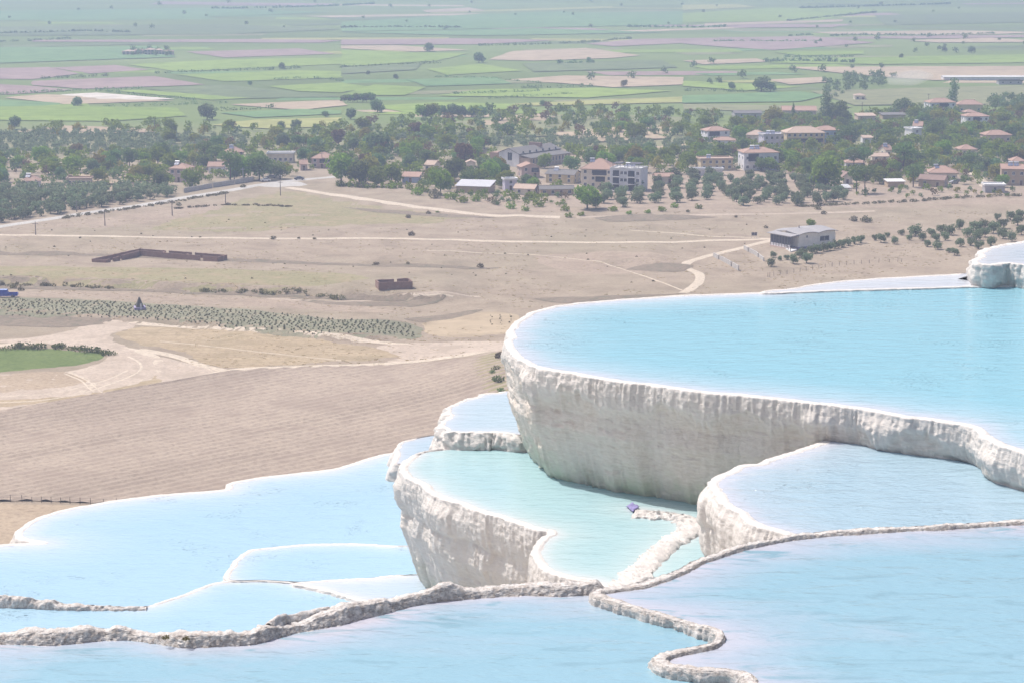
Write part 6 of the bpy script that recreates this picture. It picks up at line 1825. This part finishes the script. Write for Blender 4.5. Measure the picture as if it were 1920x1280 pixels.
# white tents, greenhouse and dust
def tent(px, py, w, label):
    p = atv(px, py); e = empty('white_tent', p, .3); tag(e, label, 'tent')
    mat_plain('tent_cloth', (.78, .77, .78), .8)
    MB().add([(-w, -1.8, 1.4), (w, -1.8, 1.4), (w, 1.8, 1.4), (-w, 1.8, 1.4), (-w * .6, 0, 2.7), (w * .6, 0, 2.7)], [(0, 1, 5, 4), (1, 2, 5), (2, 3, 4, 5), (3, 0, 4), (3, 2, 1, 0)]).build('canopy', 'tent_cloth', e)
    for x in (-w + .1, w - .1):
        for y in (-1.7, 1.7): MB().tube((x, y, -.3), (x, y, 1.39), .06, .06, 5).build('pole', 'pole_concrete', e)
tent(1583, 358, 2.4, 'white tent canopy left of the two bare trunked pines')
tent(1455, 365, 1.4, 'small white canopy among the olives in front of the village')
house('long white greenhouse roof at the right edge of the plain', 1768, 1960, 144, 146, 151, 9, 0, 'gable', 'roof_white', 'wall_white', 1, 0, 0, door=False, cat='greenhouse', name='greenhouse', keep=False)
house('dark low shed under the right part of the long greenhouse', 1872, 1918, 151, 153, 159, 8, 0, 'flat', Rg, 'wall_grey', 1, 3, 0, door=False, cat='shed', name='farm_shed', keep=False)

def dust():
    m = bpy.data.materials.new('dust'); m.use_nodes = True; nt = m.node_tree
    for nd in list(nt.nodes):
        if nd.type != 'OUTPUT_MATERIAL': nt.nodes.remove(nd)
    pv = nt.nodes.new('ShaderNodeVolumePrincipled'); pv.inputs['Color'].default_value = (.97, .92, .86, 1); pv.inputs['Density'].default_value = .028
    L(nt, pv.outputs[0], [n for n in nt.nodes if n.type == 'OUTPUT_MATERIAL'][0].inputs['Volume'])
    p = atv(1705, 160); mb = MB()
    vs, fs = [], []
    nu, nv = 24, 12
    for i in range(nv + 1):
        for j in range(nu):
            th, ph = math.pi * i / nv, 2 * math.pi * j / nu
            d = Vector((math.sin(th) * math.cos(ph), math.sin(th) * math.sin(ph), math.cos(th)))
            r = 1 + .5 * (float(fbm(d.x * 1.6 + 5, d.y * 1.6, d.z * 1.6, seed=4)) - .5)
            vs.append((d.x * 17 * r, d.y * 14 * r, 5 + d.z * 5.5 * r + d.x * 1.5))
    for i in range(nv):
        for j in range(nu): fs.append(((i + 1) * nu + j, (i + 1) * nu + (j + 1) % nu, i * nu + (j + 1) % nu, i * nu + j))
    me = mb.add(vs, fs).mesh('dust_cloud'); me.materials.append(m)
    o = obj('dust_cloud', me, None, None, p); tag(o, 'pale dust drifting over the track behind the village', None, None, 'stuff')
dust()

# two tiny weeds on the near rim
for a, b, lb in ((307, 1197, 'left of two tiny dark weeds on the rough near rim'), (345, 1199, 'right of two tiny dark weeds on the rough near rim')):
    x, y = at_z(np.array([a], float), np.array([b], float), CAM_Z - 6.50)
    plant('shrub', float(x[0]), float(y[0]) + .10, .05, lb, None, 'weed', 1, False, z=CAM_Z - 6.54)

# dead grass over the fallow ground: nobody could count it
def dry_grass():
    n = 8000
    a = rng.uniform(-40, 1900, n); b = rng.uniform(395, 690, n) ** 1.0
    x, y, z = at(a, b)
    dens = fbm(x / 14, y / 14, seed=61, octv=4)
    keep_ = (dens > .47) & ~((b > 600) & (a < 330)) & ~((a > 1440) & (a < 1580) & (b < 478)) & (np.abs(b - (440 + 10 * a / 1400)) > 4)
    x, y, z = x[keep_], y[keep_], z[keep_]; n = len(x)
    h = rng.uniform(.05, .16, n); w = rng.uniform(.2, .6, n); t = rng.uniform(0, 3.14, n)
    V = []
    for k in range(2):
        tt = t + k * 1.57; cx, cy = np.cos(tt) * w, np.sin(tt) * w
        V.append(np.stack([np.stack([x - cx, y - cy, z - .03], -1), np.stack([x + cx, y + cy, z - .03], -1), np.stack([x + cx * 1.2, y + cy * 1.2, z + h], -1), np.stack([x - cx * .9, y - cy * .9, z + h * .8], -1)], 1))
    V = np.concatenate(V).reshape(-1, 3); c = V.mean(0)
    mi = np.tile((rng.random(n) < .12).astype(np.int32), 2)
    me = np_mesh('dry_grass_tufts', V - c, np.arange(len(V)).reshape(-1, 4))
    foliage_mat('leaf_straw', (.44, .36, .25), (.58, .48, .34), .1); foliage_mat('leaf_dead', (.34, .28, .19), (.44, .37, .26), .1)
    me.materials.append(MATS['leaf_straw']); me.materials.append(MATS['leaf_dead'])
    me.polygons.foreach_set('material_index', mi)
    tag(obj('dry_grass_tufts', me, None, None, tuple(c)), 'dead grass tufts over the fallow fields', None, None, 'stuff')
dry_grass()
# ------------------------------------------------------------------ haze
def haze_box():
    m = bpy.data.materials.new('haze'); m.use_nodes = True; nt = m.node_tree
    for nd in list(nt.nodes):
        if nd.type != 'OUTPUT_MATERIAL': nt.nodes.remove(nd)
    pv = nt.nodes.new('ShaderNodeVolumePrincipled')
    pv.inputs['Color'].default_value = (.57, .70, 1.0, 1)
    pv.inputs['Density'].default_value = 2.9e-4
    pv.inputs['Anisotropy'].default_value = .2
    L(nt, pv.outputs[0], [n for n in nt.nodes if n.type == 'OUTPUT_MATERIAL'][0].inputs['Volume'])
    mb = MB().box(-30000, 30000, -2000, 45000, -2.0, 106)
    me = mb.mesh('haze'); me.materials.append(m)
    tag(obj('haze', me), 'pale blue summer haze over the plain', None, None, 'stuff')
haze_box()
